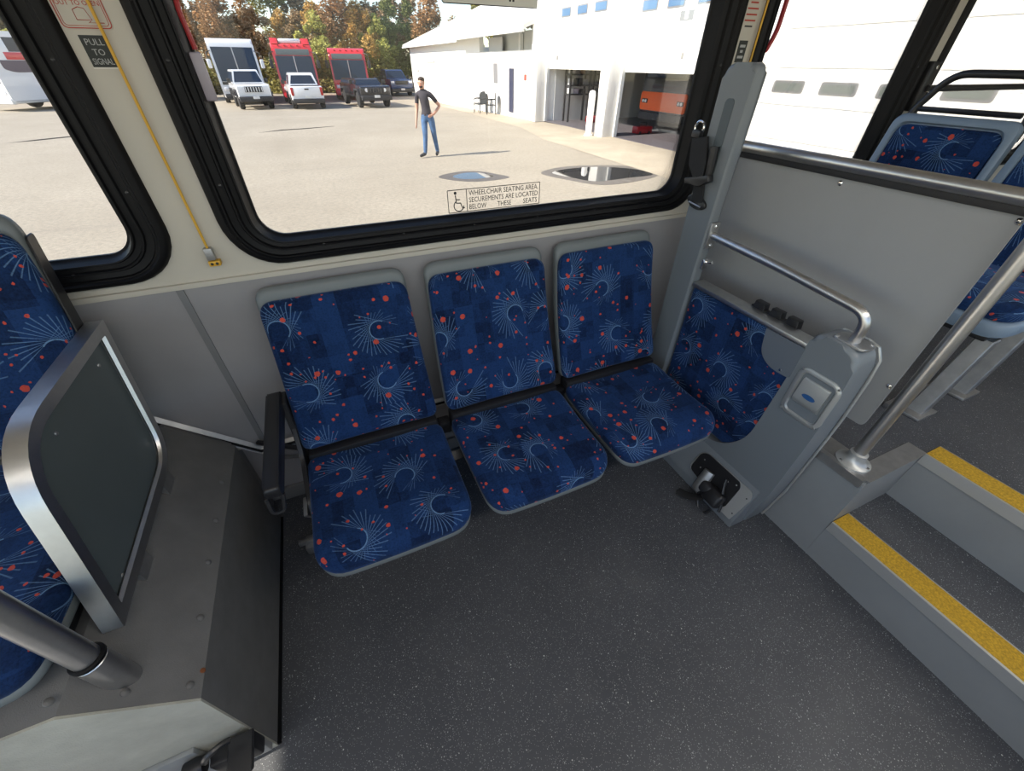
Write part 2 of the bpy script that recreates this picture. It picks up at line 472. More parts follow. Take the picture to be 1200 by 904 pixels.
mat('white_door', (0.84, 0.84, 0.82), 0.45)
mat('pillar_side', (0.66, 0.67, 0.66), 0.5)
mat('roof_metal', (0.66, 0.65, 0.60), 0.5, var=0.08, vscale=1.0)
mat('soffit', (0.62, 0.62, 0.60), 0.6)
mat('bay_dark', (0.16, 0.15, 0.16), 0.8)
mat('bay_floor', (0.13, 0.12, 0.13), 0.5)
mat('door_navy', (0.03, 0.035, 0.07), 0.5)
mat('orange_paint', (0.85, 0.14, 0.03), 0.35)
mat('red_bus', (0.62, 0.025, 0.04), 0.25, coat=0.5)
mat('white_bus', (0.75, 0.76, 0.77), 0.25, coat=0.5)
mat('white_car', (0.80, 0.81, 0.82), 0.22, coat=0.6)
mat('black_car', (0.018, 0.018, 0.022), 0.25, coat=0.6)
mat('navy_car', (0.03, 0.06, 0.15), 0.22, coat=0.6)
mat('lilac_grey', (0.40, 0.36, 0.42), 0.3)
mat('lilac_dark', (0.07, 0.05, 0.09), 0.3)
mat('car_glass', (0.015, 0.03, 0.06), 0.12, spec=0.35)
mat('tree_reflection_pane', (0.16, 0.18, 0.17), 0.2, spec=0.4)  # reflected trees put into the pane as grey-green colour
mat('sky_reflection_pane', (0.10, 0.19, 0.33), 0.06, spec=0.8)  # reflected sky put into the pane as blue colour
mat('tyre', (0.014, 0.014, 0.015), 0.8)
mat('hub', (0.35, 0.35, 0.36), 0.35, metal=0.7)
mat('trim_dark', (0.022, 0.022, 0.025), 0.6)
mat('lens_clear', (0.75, 0.76, 0.78), 0.1, spec=0.8)
mat('lens_red', (0.45, 0.02, 0.02), 0.2)
mat('plate_white', (0.7, 0.7, 0.68), 0.5)
mat('cardboard', (0.35, 0.24, 0.15), 0.8)
mat('grey_goods', (0.25, 0.25, 0.27), 0.7)
mat('chair_black', (0.025, 0.027, 0.028), 0.6)
mat('bark', (0.10, 0.072, 0.05), 0.9, var=0.3, vscale=6)
for nm, cl in (('leaf_rust', (0.44, 0.25, 0.105)), ('leaf_gold', (0.56, 0.36, 0.10)), ('leaf_olive', (0.36, 0.33, 0.10)), ('leaf_green', (0.25, 0.27, 0.085)), ('leaf_brown', (0.36, 0.24, 0.12)), ('leaf_lime', (0.46, 0.46, 0.12))):
    t = NT(nm); v = t.coord()
    cc = t.mix(t.ramp(t.noise(v, 2.2, 3), 0.35, 0.68), c4(tuple(x * 0.55 for x in cl)), c4(tuple(min(1, x * 1.35) for x in cl)))
    t.put(t.b.inputs['Base Color'], cc); t.b.inputs['Roughness'].default_value = 0.7
    tl = t.n('BsdfTranslucent'); t.put(tl.inputs[0], cc); mx = t.n('MixShader'); mx.inputs[0].default_value = 0.3
    t.t.links.new(t.b.outputs[0], mx.inputs[1]); t.t.links.new(tl.outputs[0], mx.inputs[2]); t.t.links.new(mx.outputs[0], t.out.inputs[0]); M[nm] = t.m
mat('skin', (0.52, 0.28, 0.19), 0.5)
mat('shirt_dark', (0.03, 0.026, 0.035), 0.8)
mat('jeans', (0.055, 0.12, 0.24), 0.8, var=0.3, vscale=9)
mat('shoe_dark', (0.03, 0.032, 0.04), 0.6)
mat('hair_dark', (0.035, 0.018, 0.012), 0.7)
mat('eye_white', (0.7, 0.68, 0.65), 0.3)

# ================================================================== the bus shell
WY = 1.33            # inner face of the window wall
GY = 1.374           # glass
FR = 0.43            # raised rear floor
X0, X1 = -3.3, 5.2
def struct(name, bm, m, parent=None, angle=35):
    o = bm_obj(name, bm, m, parent, angle)
    if parent is None: o['kind'] = 'structure'
    return o
# floor, lower and raised, with two steps between
bm = bmesh.new(); box2(bm, (X0, -1.15, -0.06), (1.41, 1.40, 0.0)); floor = struct('floor', bm, M['floor'])
bm = bmesh.new()
box2(bm, (1.412, 0.29, 0.02), (X1, 1.36, FR)); box2(bm, (1.735, -0.55, 0.02), (X1, 0.29, FR)); box2(bm, (1.412, -1.15, 0.02), (X1, -0.55, FR))
rfloor = struct('floor_raised', bm, M['floor'])
bm = bmesh.new(); box2(bm, (1.412, -0.55, -0.03), (1.735, 0.29, 0.205)); struct('step_tread', bm, M['floor'], rfloor)
bm = bmesh.new(); box2(bm, (1.400, -0.55, 0.0), (1.4125, 0.278, 0.19)); struct('riser', bm, M['step_grey'], rfloor)
bm = bmesh.new(); box2(bm, (1.400, 0.2785, 0.0), (1.4125, 1.30, 0.42)); struct('riser', bm, M['step_grey'], rfloor)
bm = bmesh.new(); box2(bm, (1.400, -1.15, 0.0), (1.4125, -0.55, 0.42)); struct('riser', bm, M['step_grey'], rfloor)
bm = bmesh.new(); box2(bm, (1.723, -0.55, 0.205), (1.7345, 0.2785, 0.412)); struct('riser', bm, M['step_grey'], rfloor)
bm = bmesh.new(); box2(bm, (1.4127, 0.279, 0.0), (1.735, 0.2905, 0.425)); struct('side_cheek', bm, M['step_grey'], rfloor)
for x, z in ((1.395, 0.205), (1.718, FR)):
    bm = bmesh.new(); prism(bm, [(x, z - 0.036), (x + 0.010, z - 0.040), (x + 0.012, z + 0.001), (x + 0.03, z + 0.002), (x + 0.03, z + 0.0055), (x + 0.003, z + 0.0055)], -0.55, 0.276, 'xzy')
    struct('nosing', bm, M['silver_paint'], rfloor, 20)
    bm = bmesh.new(); box2(bm, (x + 0.012, -0.55, z), (x + 0.095, 0.276, z + 0.006)); struct('grip_strip', bm, M['yellow_grit'], rfloor)
    bm = bmesh.new(); box2(bm, (x + 0.095, -0.55, z), (x + 0.101, 0.276, z + 0.005)); struct('strip_edge', bm, M['dull_alu'], rfloor)
bm = bmesh.new(); box2(bm, (1.392, 0.285, 0.405), (1.414, 1.25, 0.437)); struct('edge_channel', bm, M['brushed_alu'], rfloor)
bm = bmesh.new(); box2(bm, (1.414, 0.275, FR), (1.735, 0.335, FR + 0.004)); struct('edge_plate', bm, M['dull_alu'], rfloor)
bm = bmesh.new(); box2(bm, (1.414, 0.335, FR), (1.50, 0.52, FR + 0.003)); struct('edge_plate', bm, M['dull_alu'], rfloor)

# window wall with openings
def win_outline(x0, x1, z0=1.035, z1=1.98, r=0.13):
    return lambda o: rrect(x0 + o, x1 - o * 1.1, z0 + o * 0.74, z1 - o, max(0.03, r - o * 0.75), 8)
WINS = [(-2.05, -0.398), (-0.275, 1.405), (1.50, 2.55), (2.635, 4.2)]
outer = [(X0, 0.365), (X1, 0.365), (X1, 2.15), (X0, 2.15)]
bm = bmesh.new(); plate_holes(bm, outer, [win_outline(a, b)(0.012) for a, b in WINS], WY, WY + 0.06)
wall_r = struct('wall_right', bm, M['wall_cream'])
bm = bmesh.new(); box2(bm, (X0, 1.368, -0.05), (X1, 1.40, 0.365)); struct('lower_panel', bm, M['wall_grey'], wall_r)
# grey dado sheet below the windows, cut on a slope over the wheel housing
bm = bmesh.new(); prism(bm, [(X0, 0.62), (-0.70, 0.62), (-0.455, 0.368), (1.45, 0.368), (1.45, 1.003), (X0, 1.003)], WY - 0.006, WY - 0.0005, 'xzy')
struct('dado_sheet', bm, M['wall_grey'], wall_r)
bm = bmesh.new(); box2(bm, (X0, WY - 0.011, 1.000), (1.45, WY - 0.0005, 1.014)); struct('seam_strip', bm, M['wall_cream'], wall_r)
for x in (-0.436, -1.6):
    bm = bmesh.new(); box2(bm, (x - 0.009, WY - 0.010, 0.372 if x > -1 else 0.62), (x + 0.009, WY - 0.0055, 1.001)); struct('seam_strip', bm, M['seam_grey'], wall_r)
# trim along the foot of the sheet: slopes down over the housing, then runs level
def run(pts, off, r):
    bm = bmesh.new(); tube(bm, [(x, WY - off, z) for x, z in pts], r, 4); return bm
sl = [(X0, 0.615), (-0.70, 0.615), (-0.452, 0.362), (1.40, 0.362)]
struct('trim_rail', run(sl, 0.012, 0.012), M['dull_alu'], wall_r, 20)
struct('trim_gasket', run([(x - 0.006, z - 0.020) for x, z in sl], 0.006, 0.011), M['black_rubber'], wall_r, 20)
struct('trim_bead', run([(x - 0.012, z - 0.036) for x, z in sl], 0.002, 0.006), M['dull_alu'], wall_r, 20)
bm = bmesh.new(); box2(bm, (-0.5, 1.352, 0.0), (1.40, 1.369, 0.07), 0.004); tag(bm_obj('baseboard_right', bm, M['seam_grey']), kind='structure')
# windows
PROF = [(-0.004, WY + 0.0), (0.0, WY - 0.012), (0.006, WY - 0.017), (0.016, WY - 0.018), (0.021, WY - 0.010), (0.025, WY - 0.010), (0.028, WY - 0.002), (0.044, WY + 0.002), (0.047, WY - 0.003), (0.051, WY - 0.003), (0.054, WY + 0.008), (0.066, WY + 0.012), (0.069, WY + 0.007), (0.073, WY + 0.008), (0.078, WY + 0.026), (0.082, GY - 0.003), (0.088, GY + 0.001), (0.088, GY + 0.010), (0.0, GY + 0.016)]
win = []
for k, (a, b) in enumerate(WINS):
    w = bpy.data.objects.new('window_%d' % (k + 1), None); COL.objects.link(w); w['kind'] = 'structure'; w.location = ((a + b) / 2, WY, 1.035)
    fn = win_outline(a, b)
    bm = bmesh.new(); sweep_ring(bm, fn, PROF, lambda u, v, d: (u, d, v)); bm_obj('gasket', bm, M['black_rubber'], w, 40)
    bm = bmesh.new(); prism(bm, fn(0.086), GY, GY + 0.005, 'xzy'); bm_obj('pane', bm, M['pane'], w)
    # small fixing screws round the gasket
    for s in range(1, 7):
        x = a + (b - a) * s / 7
        bm = bmesh.new(); lathe(bm, [(0.0045, 0), (0.0045, 0.002), (0.002, 0.0035), (0, 0.0036)], (x, WY + 0.001, 1.071), (0, -1, 0), 8); bm_obj('screw', bm, M['black_metal'], w)
    for z in (1.25, 1.5, 1.75):
        for x in (a + 0.036, b - 0.036):
            bm = bmesh.new(); lathe(bm, [(0.0045, 0), (0.0045, 0.002), (0.002, 0.0035), (0, 0.0036)], (x, WY + 0.001, z), (0, -1, 0), 8); bm_obj('screw', bm, M['black_metal'], w)
    rebase(w); win.append(w)
# red emergency release handles on two windows
def release(w, x, z0, side):
    r = w
    y = GY - 0.016
    bm = bmesh.new(); tube(bm, fillet([(x, y, 1.95), (x, y, z0 + 0.13), (x + 0.012 * side, y - 0.004, z0 + 0.10), (x + 0.004 * side, y, z0 + 0.07), (x + 0.008 * side, y, z0)], 0.02), 0.0055, 8); o = bm_obj('release_handle', bm, M['red_paint'], r); o.data.transform(Matrix.Translation(-w.location)); o['label'] = 'red emergency release handle'
    bm = bmesh.new(); box2(bm, (x - 0.06 * side, y + 0.002, z0 - 0.02), (x - 0.005 * side, y + 0.012, z0 + 0.075), 0.003); o = bm_obj('latch_plate', bm, M['wall_cream'], r); o.data.transform(Matrix.Translation(-w.location))
    bm = bmesh.new(); box2(bm, (x - 0.014 * side, y - 0.004, z0 - 0.095), (x + 0.016 * side, y + 0.006, z0 - 0.004), 0.005); o = bm_obj('latch_cover', bm, M['lilac_grey'], r); o.data.transform(Matrix.Translation(-w.location))
release(win[1], at_y(224, 58, 1.355).x, at_y(224, 58, 1.355).z, 1)
# a wider red bow handle on the next window
a_ = at_y(889, 62, 1.352); w = win[2]
bm = bmesh.new(); tube(bm, fillet([(a_.x + 0.004, 1.352, 1.95), (a_.x + 0.004, 1.352, a_.z + 0.02), (a_.x + 0.03, 1.352, a_.z + 0.0), (a_.x + 0.058, 1.352, a_.z + 0.06), (a_.x + 0.058, 1.352, 1.95)], 0.025), 0.008, 8)
o = bm_obj('release_handle', bm, M['red_paint'], w); o.data.transform(Matrix.Translation(-w.location)); o['label'] = 'red emergency release handle'
# ceiling, far side, front and rear of the saloon (they shape the light)
bm = bmesh.new(); box2(bm, (X0, -1.20, 2.15), (X1, 1.40, 2.21)); tag(bm_obj('ceiling', bm, M['ceiling_white']), kind='structure')
bm = bmesh.new(); plate_holes(bm, [(X0, -0.05), (X1, -0.05), (X1, 2.15), (X0, 2.15)], [rrect(-3.1, -2.1, 0.02, 2.02, 0.05), rrect(-1.95, -0.25, 0.75, 2.0, 0.08), rrect(-0.10, 1.5, 0.75, 2.0, 0.08), rrect(1.65, 3.2, 0.95, 2.0, 0.08), rrect(3.35, 4.9, 0.95, 2.0, 0.08)], -1.20, -1.15)
tag(bm_obj('wall_left', bm, M['wall_cream']), kind='structure')
bm = bmesh.new(); plate_holes(bm, [(-1.15, -0.05), (1.36, -0.05), (1.36, 2.15), (-1.15, 2.15)], [rrect(-1.05, 1.28, 0.75, 2.05, 0.1)], X0 - 0.05, X0, 'yzx')
tag(bm_obj('wall_front', bm, M['wall_cream']), kind='structure')
bm = bmesh.new(); box2(bm, (X1, -1.2, -0.05), (X1 + 0.05, 1.40, 2.15)); tag(bm_obj('wall_rear', bm, M['wall_cream']), kind='structure')
# two added strip lamps, unseen; the far one fills the saloon with light
for yy in (-0.62, 0.80):
    lt = thing('fill_lamp', 'added unseen strip lamp with frosted cover running along bus ceiling ' + ('above the window wall' if yy > 0 else 'above the far side'), 'lamp', (0.6, yy, 2.15))
    bm = bmesh.new(); box2(bm, (-2.4, -0.09, -0.012), (2.4, 0.09, 0.0), 0.004); bm_obj('housing', bm, M['ceiling_white'], lt)
    bm = bmesh.new(); prism(bm, [(-0.07, -0.012), (-0.055, -0.03), (0.055, -0.03), (0.07, -0.012)], -2.35, 2.35, 'yzx'); bm_obj('diffuser', bm, M['fill_glow' if yy < 0 else 'fill_off'], lt)

# ------------------------------------------------------------------ wheel housing on the left
wh = thing('wheel_housing', 'dark grey boxed wheel housing with sloped shoulder and rivets beside the window wall', 'housing', (-1.0, 0.87, 0))
HF, HB = 0.477, 1.262
hp = [(-0.50, 0.0), (-0.50, 0.452), (-0.655, 0.607), (-1.95, 0.607), (-2.1, 0.45), (-2.1, 0.0)]
bm = bmesh.new(); prism(bm, hp, HF + 0.003, HB, 'xzy', 0.004, 2); bm_obj('body', bm, M['housing_grey'], wh, 25)
bm = bmesh.new(); prism(bm, hp, HF - 0.002, HF + 0.003, 'xzy'); bm_obj('front_lit_face', bm, M['housing_front_lit'], wh, 20)  # thin front skin carrying the painted-in light
bm = bmesh.new(); prism(bm, [(-0.53, 0.0), (-0.53, 0.42), (-0.665, 0.57), (-1.95, 0.57), (-2.1, 0.43), (-2.1, 0.0)], HB, 1.366, 'xzy'); bm_obj('rear_cove', bm, M['seam_grey'], wh, 20)
bm = bmesh.new(); tube(bm, [(-0.497, HF, 0.003), (-0.497, HB, 0.003)], 0.006, 6); bm_obj('floor_seal', bm, M['black_rubber'], wh)
bm = bmesh.new(); box2(bm, (-2.1, HF - 0.014, 0.0), (-0.60, HF - 0.002, 0.245), 0.002); bm_obj('kick_plate', bm, M['step_grey'], wh)
def on_slope(px, py):
    d = ray(px, py); t = (-0.048 - CH) / (d.x + d.z); return Vector((0, 0, CH)) + d * t
nrm = Vector((1, 0, 1)).normalized()
for px, py in ((260, 565), (253, 610), (244, 659), (235, 724), (223, 803), (147, 812), (57, 823)):
    p = on_slope(px, py); bm = bmesh.new(); lathe(bm, [(0.008, 0), (0.0075, 0.002), (0.004, 0.004), (0, 0.0045)], p, nrm, 10); bm_obj('rivet', bm, M['housing_grey'], wh)
p = on_slope(238, 786); bm = bmesh.new(); lathe(bm, [(0.006, 0.0005), (0.005, 0.002), (0, 0.0025)], p, nrm, 8); bm_obj('rust_spot', bm, M['rust'], wh)
rebase(wh)

# ================================================================== three-seat bench
BENCH_C = (-0.042, 0.462, 0.958)
SW = 0.236
def seat_outline(hw, L, back=0.0):
    return rpoly([(-hw + 0.006, 0), (hw - 0.006, 0), (hw, L), (-hw, L)], [0.075, 0.075, 0.05, 0.05], 7)
def back_outline(hb, ht, L):
    return rpoly([(-hb, 0), (hb, 0), (ht, L), (-ht, L)], [0.035, 0.035, 0.045, 0.045], 7)
def dens(o, step=0.03):
    out = []
    for a, b in zip(o, o[1:] + o[:1]):
        n = max(1, int(math.dist(a, b) / step))
        out += [(a[0] + (b[0] - a[0]) * k / n, a[1] + (b[1] - a[1]) * k / n) for k in range(n)]
    return out
def seat_place(cx, y0, z0):
    def f(u, v, w):
        z = z0 + w - 0.030 * max(0.0, (0.09 - v) / 0.09) ** 2 + 0.012 * (u / SW) ** 2 - 0.012 * math.sin(PI * min(1, v / 0.43))
        return (cx + u, y0 + v, z)
    return f
def back_place(cx, y0, z0, dy, dz):
    L = math.hypot(dy, dz); ey, ez = dy / L, dz / L
    def f(u, v, w):
        ww = w + 0.010 * (u / SW) ** 2 - 0.018 * math.sin(PI * min(1.0, max(0.0, v / 0.52)))
        return (cx + u, y0 + v * ey - ww * ez, z0 + v * ez + ww * ey)
    return f
def seat_unit(parent, cx, z0, y0, depth, by, bz, dy, dz, uvo, ht=0.219):
    """one seat: shells and cushions as parts of the parent"""
    sp = seat_place(cx, y0, z0)
    cushion('seat_shell', dens(seat_outline(SW - 0.004, depth + 0.012)), 0.026, lambda u, v, w: sp(u, v + 0.002, w - 0.024), M['shell_grey'], parent, (0, 0), 0.0, 0.01)
    cushion('seat_cushion', dens(seat_outline(SW - 0.001, depth)), 0.046, sp, M['fabric'], parent, uvo, 0.010, 0.026)
    bp = back_place(cx, by, bz, dy, dz)
    L = math.hypot(dy, dz)
    cushion('back_shell', dens(back_outline(SW - 0.002, ht, L)), 0.034, lambda u, v, w: bp(u, v, w - 0.036), M['shell_grey'], parent, (0, 0), 0.0, 0.018)
    cushion('back_cushion', dens(back_outline(SW - 0.003, ht - 0.003, L - 0.042)), 0.036, lambda u, v, w: bp(u, v + 0.002, w - 0.006), M['fabric'], parent, (uvo[0] + 3.3, uvo[1] + 1.9), 0.006, 0.022)
bench = thing('three_seat_bench', 'bench of three blue patterned seats with red dots below the large window', 'bench seat', (0.46, 0.95, 0))
for k, cx in enumerate(BENCH_C):
    seat_unit(bench, cx, 0.405, 0.675, 0.432, 1.128, 0.468, 0.155, 0.518, (cx + k * 1.37, 0.31 * k))
    bm = bmesh.new(); box2(bm, (cx - SW + 0.01, 1.085, 0.395), (cx + SW - 0.01, 1.150, 0.470), 0.012); bm_obj('hinge_cover', bm, M['black_plastic'], bench)
    bm = bmesh.new(); box2(bm, (cx - 0.17, 0.76, 0.352), (cx + 0.17, 1.06, 0.382), 0.01); bm_obj('seat_pan', bm, M['black_plastic'], bench)
for cx in (0.21, 0.71):
    bm = bmesh.new(); box2(bm, (cx - 0.024, 1.10, 0.375), (cx + 0.024, 1.145, 0.43), 0.006); bm_obj('hinge_cover', bm, M['black_plastic'], bench)
bm = bmesh.new(); tube(bm, [(-0.30, 1.02, 0.33), (1.19, 1.02, 0.33)], 0.024, 4); bm_obj('beam', bm, M['black_metal'], bench, 20)
bm = bmesh.new(); tube(bm, [(-0.30, 1.20, 0.33), (1.19, 1.20, 0.33)], 0.020, 4); bm_obj('beam', bm, M['black_metal'], bench, 20)
for lx in (-0.325, 0.45, 1.12):
    bm = bmesh.new(); prism(bm, rpoly([(0.985, 0.30), (1.07, 0.30), (1.25, 0.02), (1.17, 0.02)], 0.01, 2), lx - 0.006, lx + 0.006, 'yzx'); box2(bm, (lx - 0.03, 1.13, 0.0), (lx + 0.03, 1.29, 0.018), 0.004); bm_obj('leg', bm, M['dull_alu'] if lx < 0 else M['black_metal'], bench, 20)
bm = bmesh.new(); box2(bm, (-0.40, 1.04, 0.0), (-0.285, 1.10, 0.045), 0.006); box2(bm, (-0.42, 1.06, 0.04), (-0.285, 1.082, 0.06), 0.003); bm_obj('floor_track', bm, M['dull_alu'], bench)
bm = bmesh.new(); prism(bm, rpoly([(0.90, 0.36), (1.22, 0.36), (1.22, 0.56), (1.16, 0.60), (1.08, 0.47), (0.94, 0.42)], 0.02, 3), -0.288, -0.274, 'yzx', 0.002, 1); bm_obj('side_plate', bm, M['black_plastic'], bench, 25)
# armrest
bm = bmesh.new(); prism(bm, rpoly([(0.80, 0.628), (0.79, 0.672), (1.19, 0.682), (1.215, 0.66), (1.19, 0.628)], [0.012, 0.015, 0.01, 0.01, 0.02], 4), -0.322, -0.284, 'yzx', 0.008, 3); arm = bm_obj('armrest', bm, M['black_plastic'], bench, 40)
bm = bmesh.new(); prism(bm, rpoly([(1.12, 0.45), (1.19, 0.45), (1.22, 0.66), (1.15, 0.66)], 0.01, 3), -0.290, -0.272, 'yzx', 0.003, 1); bm_obj('bracket', bm, M['black_metal'], arm, 25)
bm = bmesh.new(); tube(bm, fillet([(-0.325, 0.80, 0.634), (-0.325, 0.79, 0.585), (-0.30, 0.80, 0.575), (-0.287, 0.81, 0.63)], 0.02), 0.005, 6); bm_obj('strap_loop', bm, M['black_metal'], arm)
bm = bmesh.new(); tube(bm, [(-0.45, 1.305, 0.40), (-0.285, 1.20, 0.40)], 0.010, 6); bm_obj('stay', bm, M['black_metal'], bench)
bm = bmesh.new(); tube(bm, [(-0.44, 1.315, 0.30), (-0.285, 1.22, 0.345)], 0.009, 6); bm_obj('stay', bm, M['dull_alu'], bench)
rebase(bench)

# ------------------------------------------------------------------ seat on the wheel housing, with its guard panel and pole
hs = thing('side_seat', 'blue patterned seat mounted on the wheel housing behind grey guard panel', 'seat', (-0.86, 0.85, 0.607))
seat_unit(hs, -0.874, 0.676, 0.515, 0.595, 1.128, 0.725, 0.150, 0.52, (0.61, 2.43), 0.232)
bm = bmesh.new(); box2(bm, (-1.06, 0.60, 0.6085), (-0.67, 1.05, 0.630), 0.006); bm_obj('seat_base', bm, M['black_plastic'], hs)
bm = bmesh.new(); prism(bm, rpoly([(1.125, 0.75), (1.165, 0.72), (1.305, 1.19), (1.268, 1.19)], 0.01, 3), -0.641, -0.6365, 'yzx', 0.002, 1); bm_obj('back_edge', bm, M['black_plastic'], hs, 25)
rebase(hs)
def inset(pts, d):
    out = []; N = len(pts); A = sum(pts[i][0] * pts[(i + 1) % N][1] - pts[(i + 1) % N][0] * pts[i][1] for i in range(N)); sg = 1 if A > 0 else -1
    L = []
    for i in range(N):
        a = Vector(pts[i]); b = Vector(pts[(i + 1) % N]); t_ = (b - a).normalized(); n_ = Vector((-t_.y, t_.x)) * sg
        L.append((a + n_ * d, t_))
    for i in range(N):
        p, t1 = L[i - 1]; q, t2 = L[i]
        den = t1.x * t2.y - t1.y * t2.x; s = ((q.x - p.x) * t2.y - (q.y - p.y) * t2.x) / den
        r_ = p + t1 * s; out.append((r_.x, r_.y))
    return out
gp = [(0.618, 0.588), (1.125, 0.596), (1.247, 0.982), (0.765, 0.985)]
rr = [0.004, 0.10, 0.004, 0.13]
guard = thing('guard_panel', 'grey panel in a rounded brushed steel frame standing on wheel housing', 'guard panel', (-0.62, 0.9, 0.575))
def gout(d): return rpoly(inset(gp, d) if d > 0 else gp, [max(0.003, q - d * 0.9) for q in rr], 9)
gprof = [(0.0, -0.598), (0.0, -0.634), (0.030, -0.634), (0.030, -0.630), (0.024, -0.626), (0.024, -0.612), (0.030, -0.606), (0.027, -0.598), (0.0, -0.598)]
bm = bmesh.new(); sweep_ring(bm, gout, gprof, lambda u, v, d: (d, u, v)); bm_obj('frame', bm, M['steel'], guard, 30)
bm = bmesh.new(); prism(bm, gout(0.025), -0.626, -0.613, 'yzx'); pn = bm_obj('panel', bm, M['guard_panel'], guard)
for px, py in ((116, 428), (66, 508), (178, 571), (144, 674)):
    p = at_x(px, py, -0.613); bm = bmesh.new(); lathe(bm, [(0.005, 0), (0.004, 0.002), (0, 0.0028)], p, (1, 0, 0), 8); bm_obj('screw', bm, M['dull_alu'], pn)
bm = bmesh.new(); prism(bm, [(-0.632, 0.586), (-0.600, 0.554), (-0.600, 0.60), (-0.632, 0.60)], 0.74, 0.80, 'xzy'); bm_obj('foot', bm, M['dull_alu'], guard)
bm = bmesh.new(); prism(bm, [(-0.632, 0.586), (-0.600, 0.554), (-0.600, 0.60), (-0.632, 0.60)], 1.00, 1.06, 'xzy'); bm_obj('foot', bm, M['dull_alu'], guard)
rebase(guard)
pole = thing('grab_pole', 'vertical steel grab pole with sleeve standing on corner of wheel housing', 'pole', (-0.603, 0.538, 0.555))
bm = bmesh.new(); lathe(bm, [(0.0215, 0.085), (0.0215, 1.595)], (-0.603, 0.538, 0.555), (0, 0, 1), 24); bm_obj('tube', bm, M['steel'], pole)
bm = bmesh.new(); lathe(bm, [(0.0255, 0.0), (0.0255, 0.03), (0.0255, 0.088), (0.0225, 0.092)], (-0.603, 0.538, 0.555), (0, 0, 1), 24)
for v_ in bm.verts:
    if v_.co.z < 0.56: v_.co.z = -0.0465 - v_.co.x
bm.verts.index_update(); bm_obj('sleeve', bm, M['steel'], pole)
bm = bmesh.new(); lathe(bm, [(0.0235, 0.090), (0.027, 0.093), (0.027, 0.099), (0.022, 0.102)], (-0.603, 0.538, 0.555), (0, 0, 1), 24); bm_obj('collar_ring', bm, M['black_rubber'], pole)
rebase(pole)
# tie-down on the front of the housing
td = thing('tie_down_bracket', 'black tie-down bracket with roller and strap on lower front of wheel housing', 'bracket', (-0.56, 0.45, 0.10))
bm = bmesh.new(); box2(bm, (-0.61, 0.425, 0.095), (-0.515, 0.462, 0.165), 0.006); bm_obj('body', bm, M['black_plastic'], td)
bm = bmesh.new(); prism(bm, rpoly([(0.385, 0.165), (0.460, 0.175), (0.460, 0.185), (0.375, 0.180)], 0.003, 2), -0.565, -0.512, 'yzx', 0.002, 1); bm_obj('lever', bm, M['black_metal'], td)
bm = bmesh.new(); tube(bm, bez([(-0.615, 0.44, 0.17), (-0.60, 0.42, 0.235), (-0.565, 0.44, 0.235), (-0.55, 0.445, 0.215)], 8), 0.007, 8); bm_obj('hook', bm, M['black_metal'], td)
bm = bmesh.new(); lathe(bm, [(0.0, -0.022), (0.02, -0.02), (0.02, 0.02), (0, 0.022)], (-0.64, 0.44, 0.16), (1, 0, 0), 14); bm_obj('roller', bm, M['black_plastic'], td)
bm = bmesh.new(); tube(bm, [(-0.625, 0.425, 0.17), (-0.635, 0.40, 0.10), (-0.64, 0.385, 0.02)], 0.016, 8, flat=0.2); bm_obj('strap', bm, M['webbing'], td)
bm = bmesh.new(); box2(bm, (-0.59, 0.445, 0.03), (-0.52, 0.462, 0.095), 0.003); bm_obj('foot_plate', bm, M['silver_paint'], td)
for ch_ in td.children: ch_.data.transform(Matrix.Translation((0.035, 0.0, 0.055)))
rebase(td)

# ================================================================== wheelchair securement station
SX = 1.27
st = thing('securement_station', 'grey plastic wheelchair securement station with tall column beside the bench', 'wheelchair station', (1.30, 0.8, 0))
bodyp = rpoly([(0.47, 0.0), (1.21, 0.0), (1.21, 0.235), (0.72, 0.235), (0.615, 0.36), (0.60, 0.60), (0.588, 0.872), (0.445, 0.872), (0.432, 0.60), (0.445, 0.20)], [0.03, 0.0, 0.0, 0.08, 0.12, 0.1, 0.035, 0.06, 0.3, 0.2], 6)
bm = bmesh.new(); prism(bm, bodyp, SX, 1.372, 'yzx', 0.016, 4); weighted(bm_obj('body', bm, M['station_grey'], st, 40))
# sloping foot in front of the body
bm = bmesh.new(); prism(bm, rpoly([(1.205, 0.0), (1.29, 0.0), (1.29, 0.235), (1.272, 0.215), (1.207, 0.045)], [0.004, 0, 0, 0.02, 0.01], 3), 0.475, 1.20, 'xzy', 0.008, 3); weighted(bm_obj('foot', bm, M['station_grey'], st, 40))
# light edging round the back of the body
edge = [(0.575, 1.372, 0.862), (0.50, 1.372, 0.866), (0.468, 1.372, 0.858), (0.447, 1.372, 0.83), (0.440, 1.372, 0.76), (0.437, 1.372, 0.60), (0.442, 1.372, 0.40), (0.450, 1.372, 0.20), (0.472, 1.372, 0.02)]
bm = bmesh.new(); tube(bm, [(p[1], p[0] - 0.008, p[2] + (0.006 if p[2] > 0.84 else 0)) for p in [Vector(q) for q in edge]], 0.0045, 8); bm_obj('edging', bm, M['silver_paint'], st)
# column
colp = rpoly([(1.092, 0.0), (1.212, 0.0), (1.212, 1.508), (1.092, 1.508)], [0, 0, 0.04, 0.025], 6)
bm = bmesh.new(); prism(bm, colp, SX - 0.002, 1.318, 'yzx', 0.014, 4); column = weighted(bm_obj('column', bm, M['station_grey'], st, 40))
bm = bmesh.new(); prism(bm, rrect(1.135, 1.172, 1.20, 1.418, 0.012), SX - 0.0035, SX + 0.004, 'yzx', 0.001, 1); o = bm_obj('belt_slot', bm, M['dark_slot'], column)
